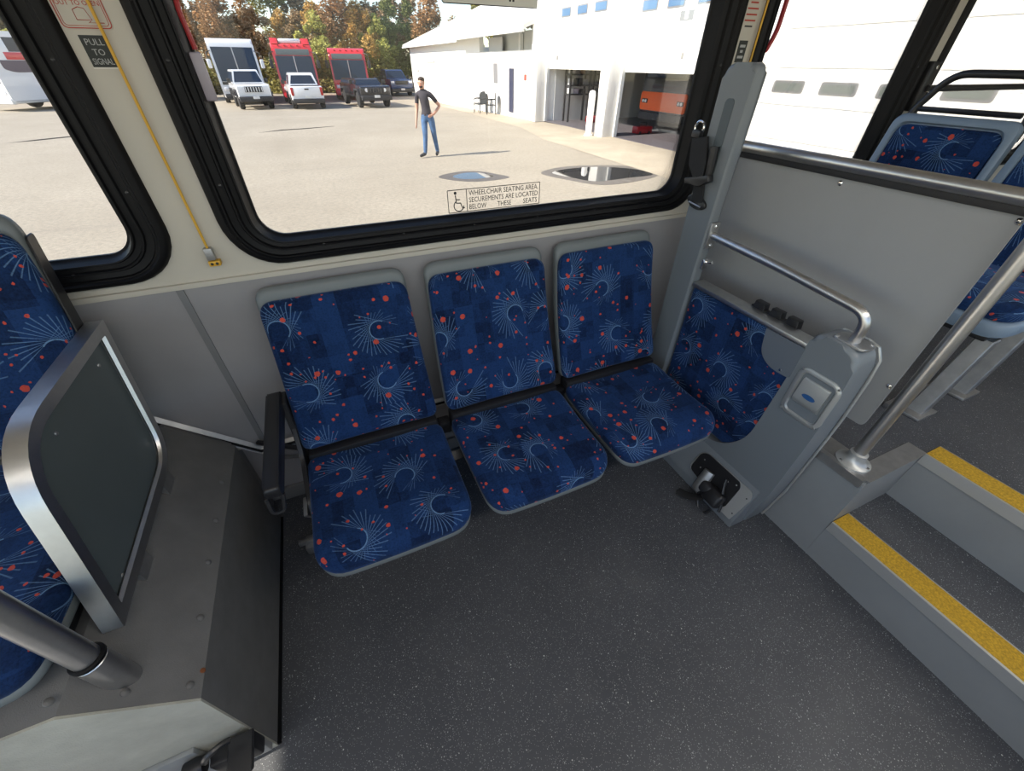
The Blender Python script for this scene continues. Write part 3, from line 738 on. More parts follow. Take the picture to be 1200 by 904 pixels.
# shoulder belt hung on the column
def onface(px, py, x=None): 
    p = at_x(px, py, SX - 0.008 if x is None else x); return (p.y, p.z)
belt = bpy.data.objects.new('shoulder_belt', None)
bl = []
for q in ((812, 162), (830, 160), (829, 190), (824, 210), (813, 209), (808, 192)): bl.append(onface(*q, SX - 0.02))
bm = bmesh.new(); prism(bm, bl, SX - 0.026, SX - 0.014, 'yzx', 0.002, 1); blt = bm_obj('shoulder_belt', bm, M['webbing'], st, 25)
bm = bmesh.new(); prism(bm, [onface(*q) for q in ((815, 214), (827, 214), (824, 238), (812, 236))], SX - 0.016, SX - 0.008, 'yzx', 0.001, 1); bm_obj('lower_webbing', bm, M['webbing'], blt, 25)
bm = bmesh.new(); prism(bm, rpoly([onface(*q) for q in ((808, 208), (822, 207), (836, 205), (836, 213), (824, 218), (808, 214))], 0.003, 2), SX - 0.034, SX - 0.008, 'yzx', 0.003, 2); bm_obj('tongue', bm, M['black_plastic'], blt, 35)
pc = at_x(817, 237, SX - 0.006)
bm = bmesh.new(); prism(bm, [(pc.y + 0.047 * math.cos(a * PI / 12), pc.z + 0.022 * math.sin(a * PI / 12) - 0.006 * math.cos(a * PI / 12) * -1) for a in range(24)], SX - 0.014, SX - 0.002, 'yzx', 0.004, 2); bm_obj('anchor_plate', bm, M['black_plastic'], blt, 35)
bm = bmesh.new(); tube(bm, [(SX - 0.016, pc.y + 0.030, pc.z - 0.004), (SX - 0.016, pc.y - 0.030, pc.z - 0.010)], 0.003, 6); bm_obj('anchor_bar', bm, M['dull_alu'], blt)
pr = at_x(820, 150, SX - 0.014)
bm = bmesh.new(); tube(bm, [(SX - 0.014, pr.y + 0.020 * math.cos(a * PI / 8), pr.z + 0.020 * math.sin(a * PI / 8)) for a in range(-2, 11)], 0.0035, 6); bm_obj('belt_ring', bm, M['chrome'], blt)
bm = bmesh.new(); box2(bm, (SX - 0.028, pr.y - 0.02, pr.z - 0.028), (SX - 0.008, pr.y + 0.018, pr.z - 0.006), 0.004); bm_obj('buckle', bm, M['black_plastic'], blt)
ps = [at_x(*q, SX - 0.014) for q in ((838, 172), (834, 190), (830, 208))]
bm = bmesh.new(); tube(bm, ps, [0.015, 0.014, 0.011], 10); bm_obj('belt_sleeve', bm, M['black_plastic'], blt)
# grab bar
bar = fillet([(1.298, 1.095, 1.004), (1.298, 0.80, 0.992), (1.310, 0.498, 0.962), (1.318, 0.503, 0.858)], 0.10, 8)
bm = bmesh.new(); tube(bm, bar, 0.0145, 14); gb = bm_obj('grab_bar', bm, M['steel'], st, 60)
bm = bmesh.new(); box2(bm, (1.276, 1.082, 0.955), (1.318, 1.094, 1.05), 0.003); bm_obj('bar_bracket', bm, M['dull_alu'], gb)
for z in (0.968, 1.037):
    bm = bmesh.new(); lathe(bm, [(0.007, 0), (0.007, 0.003), (0.003, 0.006), (0, 0.006)], (1.297, 1.083, z), (0, -1, 0), 10); bm_obj('bolt', bm, M['chrome'], gb)
bm = bmesh.new(); prism(bm, rpoly([(1.285, 0.455), (1.285, 0.55), (1.352, 0.55), (1.352, 0.455)], 0.02, 4), 0.868, 0.876, 'xyz', 0.002, 1); bm_obj('bar_flange', bm, M['dull_alu'], gb)
for dx, dy in ((-0.02, 0.038), (0.022, -0.036)):
    bm = bmesh.new(); lathe(bm, [(0.006, 0), (0.006, 0.003), (0, 0.005)], (1.318 + dx, 0.503 + dy, 0.875), (0, 0, 1), 8); bm_obj('bolt', bm, M['chrome'], gb)
# little clip on the column
bm = bmesh.new(); box2(bm, (1.285, 1.078, 0.875), (1.315, 1.092, 0.915), 0.003); tube(bm, [(1.30, 1.085, 0.90), (1.30, 1.05, 0.912)], 0.006, 8); bm_obj('clip', bm, M['chrome'], st)
# padded panel between column and end post
def pad_place(u, v, w): return (1.312 - w, u, v)
cushion('back_pad', dens(rpoly([(1.088, 0.255), (0.628, 0.255), (0.588, 0.40), (0.588, 0.806), (1.088, 0.806)], [0.02, 0.11, 0.05, 0.02, 0.02], 6)), 0.034, pad_place, M['fabric'], st, (5.4, 0.5), 0.003, 0.02)
bm = bmesh.new(); box2(bm, (1.300, 0.585, 0.24), (1.330, 1.09, 0.815), 0.004); bm_obj('pad_board', bm, M['shell_grey'], st)
bm = bmesh.new(); box2(bm, (1.274, 0.585, 0.805), (1.334, 1.09, 0.822), 0.003); rail = bm_obj('pad_rail', bm, M['brushed_alu'], st)
for px, py in ((869, 364), (889, 374), (909, 384)):
    p = at_z(px, py, 0.835); bm = bmesh.new()
    prism(bm, [(p.y - 0.024, 0.820), (p.y + 0.024, 0.820), (p.y + 0.020, 0.848), (p.y - 0.020, 0.848)], 1.322, 1.350, 'yzx', 0.004, 2); bm_obj('rail_clip', bm, M['black_plastic'], rail, 30)
bm = bmesh.new(); box2(bm, (1.326, at_z(914, 386, 0.83).y - 0.01, 0.815), (1.344, at_z(864, 362, 0.83).y + 0.01, 0.828), 0.002); bm_obj('rail_clip_bar', bm, M['black_plastic'], rail, 30)
bm = bmesh.new(); prism(bm, rpoly([(0.588, 0.690), (0.588, 0.806), (0.73, 0.806), (0.712, 0.715), (0.66, 0.685)], [0.01, 0.002, 0.002, 0.04, 0.03], 5), 1.268, 1.272, 'yzx'); df = bm_obj('deflector', bm, M['clear_plastic'], st)
bm = bmesh.new(); lathe(bm, [(0.005, 0), (0.004, 0.002), (0, 0.003)], (1.268, 0.625, 0.70), (-1, 0, 0), 8); bm_obj('screw', bm, M['chrome'], df)
# latch plate with its flap and oval badge
ly, lz = 0.503, 0.668
bm = bmesh.new()
sweep_ring(bm, lambda o: rrect(ly - 0.069 + o, ly + 0.069 - o, lz - 0.092 + o, lz + 0.092 - o, max(0.008, 0.034 - o)), [(0.0, SX + 0.002), (0.0, SX - 0.003), (0.004, SX - 0.006), (0.014, SX - 0.006), (0.017, SX - 0.002), (0.020, SX + 0.006)], lambda u, v, d: (d, u, v))
lp = bm_obj('latch_plate', bm, M['silver_paint'], st, 40)
bm = bmesh.new(); prism(bm, rrect(ly - 0.050, ly + 0.050, lz - 0.073, lz + 0.073, 0.016), SX + 0.003, SX + 0.006, 'yzx'); bm_obj('latch_well', bm, M['dull_alu'], lp)
bm = bmesh.new(); prism(bm, rpoly([(SX + 0.004, lz + 0.060), (SX - 0.004, lz + 0.058), (SX - 0.013, lz - 0.018), (SX - 0.006, lz - 0.034), (SX + 0.004, lz - 0.039)], [0, 0.004, 0.012, 0.006, 0], 4), ly - 0.043, ly + 0.043, 'xzy', 0.004, 2); fl = bm_obj('latch_flap', bm, M['silver_paint'], lp, 40)
a_ = math.atan2(0.009, 0.068)
bm = bmesh.new(); prism(bm, [(ly + 0.021 * math.cos(k * PI / 14), lz + 0.006 + 0.008 * math.sin(k * PI / 14)) for k in range(28)], SX - 0.0125, SX - 0.006, 'yzx'); bm_obj('badge', bm, M['blue_badge'], fl)
for dy, dz in ((-0.059, 0.081), (0.059, 0.081), (-0.059, -0.081), (0.059, -0.081)):
    bm = bmesh.new(); lathe(bm, [(0.0045, 0), (0.004, 0.002), (0, 0.0028)], (SX - 0.006, ly + dy, lz + dz), (-1, 0, 0), 8); bm_obj('screw', bm, M['dull_alu'], lp)
# retractor on the sloping foot: plane from (1.207, .045) to (1.272, .215)
sn = Vector((-(0.17), 0, 0.065)).normalized()
def on_foot(px, py, h=0.0):
    d = ray(px, py); p0 = Vector((1.207, 0, 0.045)) + sn * h; t_ = (p0 - Vector((0, 0, CH))).dot(sn) / d.dot(sn); return Vector((0, 0, CH)) + d * t_
def foot_plate(name, pts, h0, h1, m, parent):
    bm = bmesh.new(); lo = [on_foot(*p, h0) for p in pts]; hi = [q + sn * (h1 - h0) for q in lo]
    a_ = [bm.verts.new(q) for q in lo]; b_ = [bm.verts.new(q) for q in hi]; n = len(pts)
    bm.faces.new(a_); bm.faces.new(b_)
    for k in range(n): bm.faces.new((a_[k], a_[(k + 1) % n], b_[(k + 1) % n], b_[k]))
    return bm_obj(name, bm, m, parent, 30)
base = foot_plate('retractor_plate', rpoly([(808, 546), (823, 530), (832, 532), (882, 577), (881, 586), (855, 609), (838, 592)], [5, 6, 4, 4, 3, 1, 2], 3), 0.001, 0.005, M['silver_paint'], st)
foot_plate('cover', rpoly([(809, 548), (823, 531), (831, 532), (868, 566), (868, 573), (850, 594), (843, 594)], [5, 5, 4, 4, 3, 2, 2], 3), 0.005, 0.009, M['black_plastic'], base)
pq = [on_foot(821, 550, 0.02), on_foot(826, 560, 0.03)]
bm = bmesh.new(); tube(bm, [on_foot(832, 553, 0.018), on_foot(822, 566, 0.03), on_foot(816, 573, 0.02)], [0.024, 0.026, 0.022], 10, flat=0.6); bm_obj('reel', bm, M['dull_alu'], base)
bm = bmesh.new(); c_ = on_foot(836, 582, 0.03); box(bm, c_, (0.05, 0.085, 0.07), Matrix.Rotation(0.5, 3, 'Y'), 0.016, 3); bm_obj('housing', bm, M['black_plastic'], base, 40)
bm = bmesh.new(); c_ = on_foot(828, 572, 0.035); box(bm, c_, (0.04, 0.05, 0.05), Matrix.Rotation(0.3, 3, 'Y'), 0.012, 3); bm_obj('lever', bm, M['trim_dark'], base, 40)
for pts in (((852, 562), (845, 574), (848, 592), (842, 600)), ((822, 576), (812, 580), (820, 588), (830, 578)), ((818, 586), (816, 598), (824, 606), (832, 598))):
    bm = bmesh.new(); tube(bm, bez([on_foot(*p, 0.022) for p in pts], 8), 0.006, 8); bm_obj('hook', bm, M['black_metal'], base)
bm = bmesh.new(); tube(bm, bez([on_foot(824, 582, 0.03), (1.17, 0.62, 0.05), (1.15, 0.64, 0.012), (1.13, 0.70, 0.012)], 8), 0.018, 8, flat=0.25); bm_obj('strap', bm, M['webbing'], base)
for px, py in ((826, 539), (863, 569), (821, 548), (853, 565)):
    p = on_foot(px, py, 0.009); bm = bmesh.new(); lathe(bm, [(0.004, 0), (0.003, 0.0015), (0, 0.002)], p, sn, 8); bm_obj('screw', bm, M['dull_alu'], base)
for px, py in ((875, 585), (858, 602)):
    p = on_foot(px, py, 0.005); bm = bmesh.new(); lathe(bm, [(0.003, 0), (0.003, 0.001), (0, 0.001)], p, sn, 8); bm_obj('screw', bm, M['black_metal'], base)
rebase(st)

# ================================================================== partition behind the station, its pole, seats on the raised floor
pt = thing('partition', 'light grey sheet partition with a steel top rail beside raised floor', 'partition', (1.48, 0.85, FR))
bm = bmesh.new(); prism(bm, rpoly([(0.405, 0.548), (1.315, 0.548), (1.315, 1.248), (0.405, 1.248)], [0.02, 0, 0, 0], 4), 1.482, 1.490, 'yzx'); sheet = bm_obj('sheet', bm, M['panel_grey'], pt)
bm = bmesh.new(); tube(bm, [(1.474, 1.326, 1.268), (1.474, 0.36, 1.268)], 0.0185, 16); bm_obj('top_rail', bm, M['steel'], pt, 60)
bm = bmesh.new(); box2(bm, (1.472, 0.405, 1.232), (1.480, 1.315, 1.252), 0.001); bm_obj('clamp_strip', bm, M['trim_dark'], pt)
for px, py in ((985, 215), (1195, 260), (1042, 453), (858, 190)):
    p = at_x(px, py, 1.482); bm = bmesh.new(); lathe(bm, [(0.008, 0), (0.008, 0.003), (0.004, 0.007), (0, 0.0075)], p, (-1, 0, 0), 12); bm_obj('bolt', bm, M['chrome'], sheet)
bm = bmesh.new(); box2(bm, (1.478, 1.295, FR), (1.494, 1.33, 1.25), 0.002); bm_obj('wall_post', bm, M['dull_alu'], pt)
rebase(pt)
sp = thing('stanchion', 'vertical steel stanchion with round floor flange at edge of raised floor', 'pole', (1.452, 0.357, FR + 0.003))
bm = bmesh.new(); lathe(bm, [(0.0185, 0.0), (0.0185, 1.715)], (1.452, 0.357, FR + 0.004), (0, 0, 1), 24); bm_obj('tube', bm, M['steel'], sp, 60)
bm = bmesh.new(); lathe(bm, [(0.052, 0), (0.052, 0.006), (0.034, 0.014), (0.026, 0.026), (0.026, 0.046), (0.0205, 0.049)], (1.452, 0.357, FR + 0.004), (0, 0, 1), 24); fg = bm_obj('flange', bm, M['silver_paint'], sp, 50)
for a in (0.6, 2.7, 4.8):
    bm = bmesh.new(); lathe(bm, [(0.006, 0), (0.006, 0.004), (0, 0.006)], (1.452 + 0.043 * math.cos(a), 0.357 + 0.043 * math.sin(a), FR + 0.010), (0, 0, 1), 8); bm_obj('bolt', bm, M['chrome'], fg)
rebase(sp)
# forward-facing double seat behind the partition
ds = thing('double_seat', 'forward-facing pair of blue patterned seats with black grab handle behind partition', 'seat', (2.25, 0.84, FR))
for k, cy in enumerate((1.062, 0.600)):
    def splace(u, v, w, cy=cy): return (1.985 + v, cy - u, 0.845 + w - 0.02 * max(0, (0.08 - v) / 0.08) ** 2)
    cushion('seat_shell', dens(seat_outline(SW - 0.006, 0.45)), 0.05, lambda u, v, w: splace(u, v - 0.006, w - 0.055), M['rear_shell_blue_grey'], ds, (0, 0), 0, 0.012)
    cushion('seat_cushion', dens(seat_outline(SW - 0.012, 0.43)), 0.045, splace, M['fabric'], ds, (7 + k, 0.4), 0.008, 0.02)
    def bplace(u, v, w, cy=cy): return (2.375 + 0.16 * v - w, cy - u, 0.88 + v)
    cushion('back_shell', dens(back_outline(SW - 0.008, 0.218, 0.462)), 0.03, lambda u, v, w: bplace(u, v, w - 0.03), M['rear_shell_blue_grey'], ds, (0, 0), 0, 0.012)
    bmr = bmesh.new()
    def ro(o): return back_outline(SW - 0.008 - o, 0.218 - o, 0.462 - o)
    sweep_ring(bmr, ro, [(0.0, -0.002), (0.003, 0.010), (0.012, 0.016), (0.026, 0.014), (0.032, 0.004), (0.034, -0.004)], lambda u, v, d: bplace(u, v, d)); bm_obj('back_rim', bmr, M['rear_shell_blue_grey'], ds, 40)
    cushion('back_cushion', dens(back_outline(SW - 0.045, 0.187, 0.425)), 0.010, bplace, M['fabric'], ds, (8.2 + k, 1.1), 0.004, 0.008)
    hb = [bplace(-0.185, 0.40, -0.03), bplace(-0.185, 0.47, -0.03), bplace(-0.115, 0.60, -0.03), bplace(0.16, 0.60, -0.03), bplace(0.205, 0.47, -0.03), bplace(0.205, 0.40, -0.03)]
    bm = bmesh.new(); tube(bm, fillet(hb, 0.06), 0.014, 12); h_ = bm_obj('grab_handle', bm, M['black_plastic'], ds, 60)
    bm = bmesh.new(); tube(bm, [bplace(-0.18, 0.478, -0.03), bplace(0.18, 0.478, -0.03)], 0.010, 8); bm_obj('handle_foot', bm, M['black_plastic'], h_)
bm = bmesh.new(); box2(bm, (2.0, 0.42, 0.745), (2.36, 1.28, 0.785), 0.008); bm_obj('seat_frame', bm, M['black_metal'], ds)
for xx in (2.02, 2.33):
    lx = xx
    bm = bmesh.new(); prism(bm, [(lx - 0.10, FR), (lx - 0.045, FR), (lx + 0.055, 0.75), (lx, 0.75)], 0.40, 0.452, 'xzy', 0.004, 1); box2(bm, (lx - 0.135, 0.385, FR), (lx - 0.01, 0.468, FR + 0.014), 0.003); bm_obj('leg', bm, M['dull_alu'], ds, 25)
bm = bmesh.new(); box2(bm, (1.86, 0.47, FR), (2.45, 0.50, FR + 0.022), 0.003); bm_obj('floor_track', bm, M['dull_alu'], ds)
rebase(ds)
# black rail from the window post across the window
wr = thing('window_rail', 'black horizontal grab rail fixed to the window post above double seat', 'rail', (2.6, 1.31, 1.43))
p0 = at_y(1068, 112, 1.30); 
bm = bmesh.new(); tube(bm, [(2.595, 1.295, 1.425), (3.9, 1.295, 1.425)], 0.013, 12); bm_obj('bar', bm, M['black_plastic'], wr, 60)
bm = bmesh.new(); box2(bm, (2.562, 1.298, 1.34), (2.622, 1.329, 1.52), 0.006); pl_ = bm_obj('bracket', bm, M['black_plastic'], wr)
for z in (1.36, 1.50):
    bm = bmesh.new(); lathe(bm, [(0.008, 0), (0.008, 0.004), (0, 0.006)], (2.592, 1.298, z), (0, -1, 0), 10); bm_obj('bolt', bm, M['chrome'], pl_)
bm = bmesh.new(); box2(bm, (3.86, 1.298, 1.38), (3.92, 1.329, 1.47), 0.006); bm_obj('bracket', bm, M['black_plastic'], wr)
rebase(wr)

# ================================================================== signs and pull cords on the window wall
RX90 = Matrix.Rotation(PI / 2, 4, 'X')       # text plane -> x right, z up, facing -y
def tm(x, y, z): return Matrix.Translation((x, y, z)) @ RX90
def flat(bm, x0, x1, z0, z1, y, th=0.0012, r=0.0):
    prism(bm, rrect(x0, x1, z0, z1, r, 4) if r else [(x0, z0), (x1, z0), (x1, z1), (x0, z1)], y - th, y, 'xzy')
def cord(label, x, z0, z1):
    c = thing('signal_cord', label, 'cord', (x, WY - 0.012, z0))
    bm = bmesh.new(); tube(bm, [(x, WY - 0.012, z0 + 0.012), (x - 0.003, WY - 0.012, (z0 + z1) / 2), (x, WY - 0.012, z1)], 0.0032, 8); bm_obj('cord', bm, M['yellow_cord'], c, 60)
    bm = bmesh.new(); box2(bm, (x - 0.011, WY - 0.020, z0 - 0.010), (x + 0.009, WY - 0.0005, z0 + 0.022), 0.002); an = bm_obj('anchor', bm, M['dull_alu'], c)
    bm = bmesh.new(); box2(bm, (x - 0.012, WY - 0.022, z0 - 0.026), (x + 0.016, WY - 0.0005, z0 - 0.012), 0.002); bm_obj('anchor_base', bm, M['yellow_cord'], an)
    for dx in (-0.004, 0.008):
        bm = bmesh.new(); lathe(bm, [(0.004, 0), (0.003, 0.002), (0, 0.003)], (x + dx, WY - 0.022, z0 - 0.019), (0, -1, 0), 8); bm_obj('screw', bm, M['black_metal'], an)
    bm = bmesh.new(); lathe(bm, [(0.006, -0.008), (0.006, 0.008)], (x, WY - 0.012, z1), (0, 0, 1), 8); bm_obj('guide', bm, M['dull_alu'], c)
    return rebase(c)
cord('yellow pull cord ending at small anchor below the pull to signal sign', -0.325, 1.082, 2.12)
cord('yellow pull cord running up the window post above the station column', 1.492, 1.10, 2.12)
# PULL TO SIGNAL
sg = thing('pull_sign', 'small black sign with grey words PULL TO SIGNAL by yellow cord', 'sign', (-0.348, WY, 1.49))
bm = bmesh.new(); flat(bm, -0.374, -0.331, 1.488, 1.539, WY - 0.0002); bm_obj('plate', bm, M['sign_black'], sg)
bm = bmesh.new(); flat(bm, -0.375, -0.330, 1.4855, 1.4878, WY - 0.0002); bm_obj('plate_edge', bm, M['sign_white'], sg)
for body, z in (('PULL', 1.5235), ('TO', 1.5075), ('SIGNAL', 1.4925)):
    text_obj('lettering', body, 0.0145, tm(-0.3525, WY - 0.0017, z), M['panel_grey'], sg, 'CENTER', 1.0, 0.72 if body == 'SIGNAL' else 1.0)
rebase(sg)
# emergency exit instruction with a red border
eg = thing('exit_sign', 'cream instruction sticker with red border and window drawing above pull sign', 'sign', (-0.35, WY, 1.55))
def outline_strip(name, x0, x1, z0, z1, w, y, r, m, parent):
    bm = bmesh.new(); sweep_ring(bm, lambda o: rrect(x0 + o, x1 - o, z0 + o, z1 - o, max(0.001, r - o), 4), [(0, y), (0, y - 0.001), (w, y - 0.001), (w, y)], lambda u, v, d: (u, d, v)); return bm_obj(name, bm, m, parent)
bm = bmesh.new(); flat(bm, -0.391, -0.308, 1.548, 1.70, WY - 0.0002, 0.001, 0.008); bm_obj('sticker', bm, M['wall_cream'], eg)
outline_strip('border', -0.390, -0.309, 1.549, 1.699, 0.0016, WY - 0.0012, 0.008, M['sign_red'], eg)
outline_strip('border', -0.386, -0.313, 1.553, 1.695, 0.0008, WY - 0.0012, 0.006, M['sign_red'], eg)
text_obj('lettering', 'OUT TO OPEN', 0.0105, tm(-0.350, WY - 0.0014, 1.5835), M['sign_red'], eg, 'CENTER')
bm = bmesh.new(); tube(bm, [(-0.362, WY - 0.0014, 1.562), (-0.362, WY - 0.0014, 1.577), (-0.352, WY - 0.0014, 1.581), (-0.343, WY - 0.0014, 1.579), (-0.338, WY - 0.0014, 1.562), (-0.362, WY - 0.0014, 1.562)], 0.0006, 4); bm_obj('drawing', bm, M['sign_red'], eg)
bm = bmesh.new(); tube(bm, [(-0.320, WY - 0.0014, 1.558), (-0.345, WY - 0.0014, 1.558), (-0.341, WY - 0.0014, 1.560)], 0.0007, 4); bm_obj('drawing', bm, M['sign_red'], eg)
rebase(eg)
# notice and black sign on the post above the station
ng = thing('post_notice', 'cream notice with rows of small red print on the window post', 'sign', (1.447, WY, 1.55))
bm = bmesh.new(); flat(bm, 1.412, 1.478, 1.578, 1.86, WY - 0.0002, 0.001, 0.004); bm_obj('sticker', bm, M['wall_cream'], ng)
for k in range(18):
    z = 1.60 + k * 0.0145; wd = 0.024 if k % 4 else 0.017
    bm = bmesh.new(); flat(bm, 1.445 - wd, 1.445 + wd, z, z + 0.0042, WY - 0.0012, 0.0005); bm_obj('print_row', bm, M['sign_red'] if k % 5 else M['sign_ink'], ng)
rebase(ng)
ng = thing('post_sign', 'small black sign on the window post right above the station column', 'sign', (1.447, WY, 1.51))
bm = bmesh.new(); flat(bm, 1.426, 1.464, 1.508, 1.566, WY - 0.0002); bm_obj('plate', bm, M['sign_black'], ng)
for z, wd in ((1.548, 0.012), (1.534, 0.006), (1.519, 0.013)):
    bm = bmesh.new(); flat(bm, 1.445 - wd, 1.445 + wd, z, z + 0.007, WY - 0.0014, 0.0004); bm_obj('print_row', bm, M['panel_grey'], ng)
rebase(ng)
# wheelchair decal on the glass
DY = GY - 0.0003
c0 = at_y(526, 251, GY); c1 = at_y(633, 213, GY)
dx0, dx1 = c0.x, c1.x; dz0, dz1 = c0.z + 0.001, c1.z
wd = thing('window_decal', 'clear decal with wheelchair symbol and WHEELCHAIR SEATING AREA text on window', 'decal', ((dx0 + dx1) / 2, GY, dz0))
outline_strip('border', dx0, dx1, dz0, dz1, 0.0022, DY, 0.003, M['sign_ink'], wd)
dw = dx1 - dx0; dh = dz1 - dz0; dm = dx0 + 0.195 * dw
bm = bmesh.new(); flat(bm, dm - 0.001, dm + 0.0012, dz0, dz1, DY, 0.001); bm_obj('divider', bm, M['sign_ink'], wd)
ts = dh * 0.315
def fitted(body, z, x0=None, x1=None):
    x0 = dm + 0.008 if x0 is None else x0; x1 = dx1 - 0.008 if x1 is None else x1
    o = text_obj('lettering', body, ts, Matrix.Identity(4), M['sign_ink'], wd)
    xs = [v.co.x for v in o.data.vertices]; k = (x1 - x0) / (max(xs) - min(xs))
    o.data.transform(tm(x0 - min(xs) * k, DY - 0.0006, z) @ Matrix.Diagonal((k, 1, 1, 1)))
fitted('WHEELCHAIR SEATING AREA.', dz0 + dh * 0.70); fitted('SECUREMENTS ARE LOCATED', dz0 + dh * 0.40)
tw = dx1 - 0.016 - dm
fitted('BELOW', dz0 + dh * 0.10, dm + 0.008, dm + 0.008 + tw * 0.24); fitted('THESE', dz0 + dh * 0.10, dm + 0.008 + tw * 0.40, dm + 0.008 + tw * 0.60); fitted('SEATS', dz0 + dh * 0.10, dm + 0.008 + tw * 0.78, dx1 - 0.010)
ic = (dx0 + dm) / 2; s = dh / 0.075
def stroke(pts, r=0.0017): 
    bm = bmesh.new(); tube(bm, [(ic + a * s, DY - 0.001, dz0 + b * s) for a, b in pts], r * s, 6); return bm
bm = stroke([(0.004 + 0.0175 * math.cos(a * PI / 14), 0.022 + 0.0175 * math.sin(a * PI / 14)) for a in range(9, 29)] ); bm_obj('symbol_wheel', bm, M['sign_ink'], wd)
bm = stroke([(-0.006, 0.057), (-0.004, 0.032), (0.011, 0.031), (0.018, 0.013), (0.025, 0.015)], 0.002); bm_obj('symbol_figure', bm, M['sign_ink'], wd)
bm = stroke([(-0.004, 0.043), (0.009, 0.042)]); bm_obj('symbol_arm', bm, M['sign_ink'], wd)
bm = bmesh.new(); lathe(bm, [(0, 0), (0.005 * s, 0), (0.005 * s, 0.0008), (0, 0.0008)], (ic - 0.006 * s, DY, dz0 + 0.064 * s), (0, -1, 0), 14); bm_obj('symbol_head', bm, M['sign_ink'], wd)
rebase(wd)
# white notice stuck high on the glass: only its lower edge reaches the view
c0 = at_y(518, 3, GY); c1 = at_y(629, 10, GY)
wn_ = thing('window_notice', 'white notice with thin dark border stuck high on large window', 'sign', ((c0.x + c1.x) / 2, GY, c0.z))
zz = min(c0.z, c1.z)
bm = bmesh.new(); prism(bm, rpoly([(c0.x, c0.z), (c1.x, c1.z), (c1.x, 1.84), (c0.x, 1.84)], 0.006, 3), DY - 0.001, DY, 'xzy'); bm_obj('sheet', bm, M['sign_white'], wn_)
bm = bmesh.new(); tube(bm, [(c0.x, DY - 0.0012, 1.84), (c0.x, DY - 0.0012, c0.z + 0.003), (c0.x + 0.004, DY - 0.0012, c0.z), (c1.x, DY - 0.0012, c1.z), (c1.x, DY - 0.0012, 1.84)], 0.0012, 4); bm_obj('border', bm, M['sign_ink'], wn_)
for fx in (0.70, 0.735):
    x = c0.x + (c1.x - c0.x) * fx; z = c0.z + (c1.z - c0.z) * fx
    bm = bmesh.new(); flat(bm, x - 0.003, x + 0.003, z + 0.010, z + 0.05, DY - 0.001, 0.0006); bm_obj('print_row', bm, M['sign_ink'], wn_)
for fx in (0.28, 0.53):
    x = c0.x + (c1.x - c0.x) * fx; z = c0.z + (c1.z - c0.z) * fx
    bm = bmesh.new(); flat(bm, x - 0.015, x + 0.015, z + 0.014, z + 0.018, DY - 0.001, 0.0006); bm_obj('print_row', bm, M['lilac_grey'], wn_)
rebase(wn_)

# ================================================================== outdoors: the yard
bm = bmesh.new()
xs = [-70, -20, 7.6, 90]; ys = [1.6, 17, 20, 23, 26, 29, 32, 35, 120]
g = [[bm.verts.new((x, y, ground_z(y))) for x in (-70, 90)] for y in [-60] + ys]
for r0_, r1_ in zip(g, g[1:]): bm.faces.new((r0_[0], r0_[1], r1_[1], r1_[0]))
tag(bm_obj('ground', bm, M['asphalt']), kind='structure')
bm = bmesh.new()
ax0 = [(7.2, 6.0), (7.3, 14), (7.9, 17), (8.1, 20), (8.3, 23), (8.5, 26), (8.6, 29), (8.7, 32)]
vv = [(bm.verts.new((x, y, ground_z(y) + 0.006)), bm.verts.new((9.86, y, ground_z(y) + 0.006))) for x, y in ax0]
for p, q in zip(vv, vv[1:]): bm.faces.new((p[0], p[1], q[1], q[0]))
tag(bm_obj('apron', bm, M['concrete']), kind='structure')
def blob(px_pts, h, n=40):
    P_ = [at_ground(*p) for p in px_pts]
    out = []
    N = len(P_)
    for i in range(N):          # closed Catmull-Rom
        a, b, c, d = P_[i - 1], P_[i], P_[(i + 1) % N], P_[(i + 2) % N]
        for k in range(6):
            t_ = k / 6
            q = 0.5 * ((2 * b) + (c - a) * t_ + (2 * a - 5 * b + 4 * c - d) * t_ ** 2 + (3 * b - a - 3 * c + d) * t_ ** 3)
            out.append((q.x, q.y))
    return out
def puddle(label, rim, waters):
    o2 = blob(rim, 0); c = Vector((sum(p[0] for p in o2) / len(o2), sum(p[1] for p in o2) / len(o2)))
    t_ = thing('puddle', label, 'puddle', (c.x, c.y, -0.5))
    bm = bmesh.new(); prism(bm, o2, -0.5, -0.496, 'xyz'); bm_obj('wet_rim', bm, M['wet_asphalt'], t_, 20)
    for w in waters:
        bm = bmesh.new(); prism(bm, blob(w, 0), -0.496, -0.4945, 'xyz'); bm_obj('water', bm, M['puddle_water'], t_, 20)
    rebase(t_)
puddle('small shallow puddle on the asphalt in front of walking person', [(514, 208), (535, 202), (560, 201), (580, 204), (597, 208), (575, 212), (545, 213)], [[(531, 207), (545, 203), (563, 203), (578, 207), (560, 210), (540, 210)]])
puddle('wide puddle on the asphalt mirroring the white garage', [(634, 203), (660, 196), (705, 194), (745, 196), (771, 205), (745, 213), (705, 217), (665, 211)], [[(647, 203), (668, 198), (705, 196), (745, 199), (765, 205), (735, 209), (700, 213), (672, 209)]])
for k, pts in enumerate((((300, 156), (330, 153), (360, 151), (392, 148)), ((5, 168), (40, 165), (88, 160)))):
    pp = [at_ground(*p) for p in pts]
    bm = bmesh.new(); tube(bm, [p + Vector((0, 0, -0.02)) for p in pp], [0.02, 0.05, 0.05, 0.03][:len(pp)], 6)
    tag(bm_obj('asphalt_crack', bm, M['crack']), 'dark tar-filled crack across the asphalt ' + ('in front of the parked pickups' if k == 0 else 'in front of the lilac-skirted coach'), 'crack')

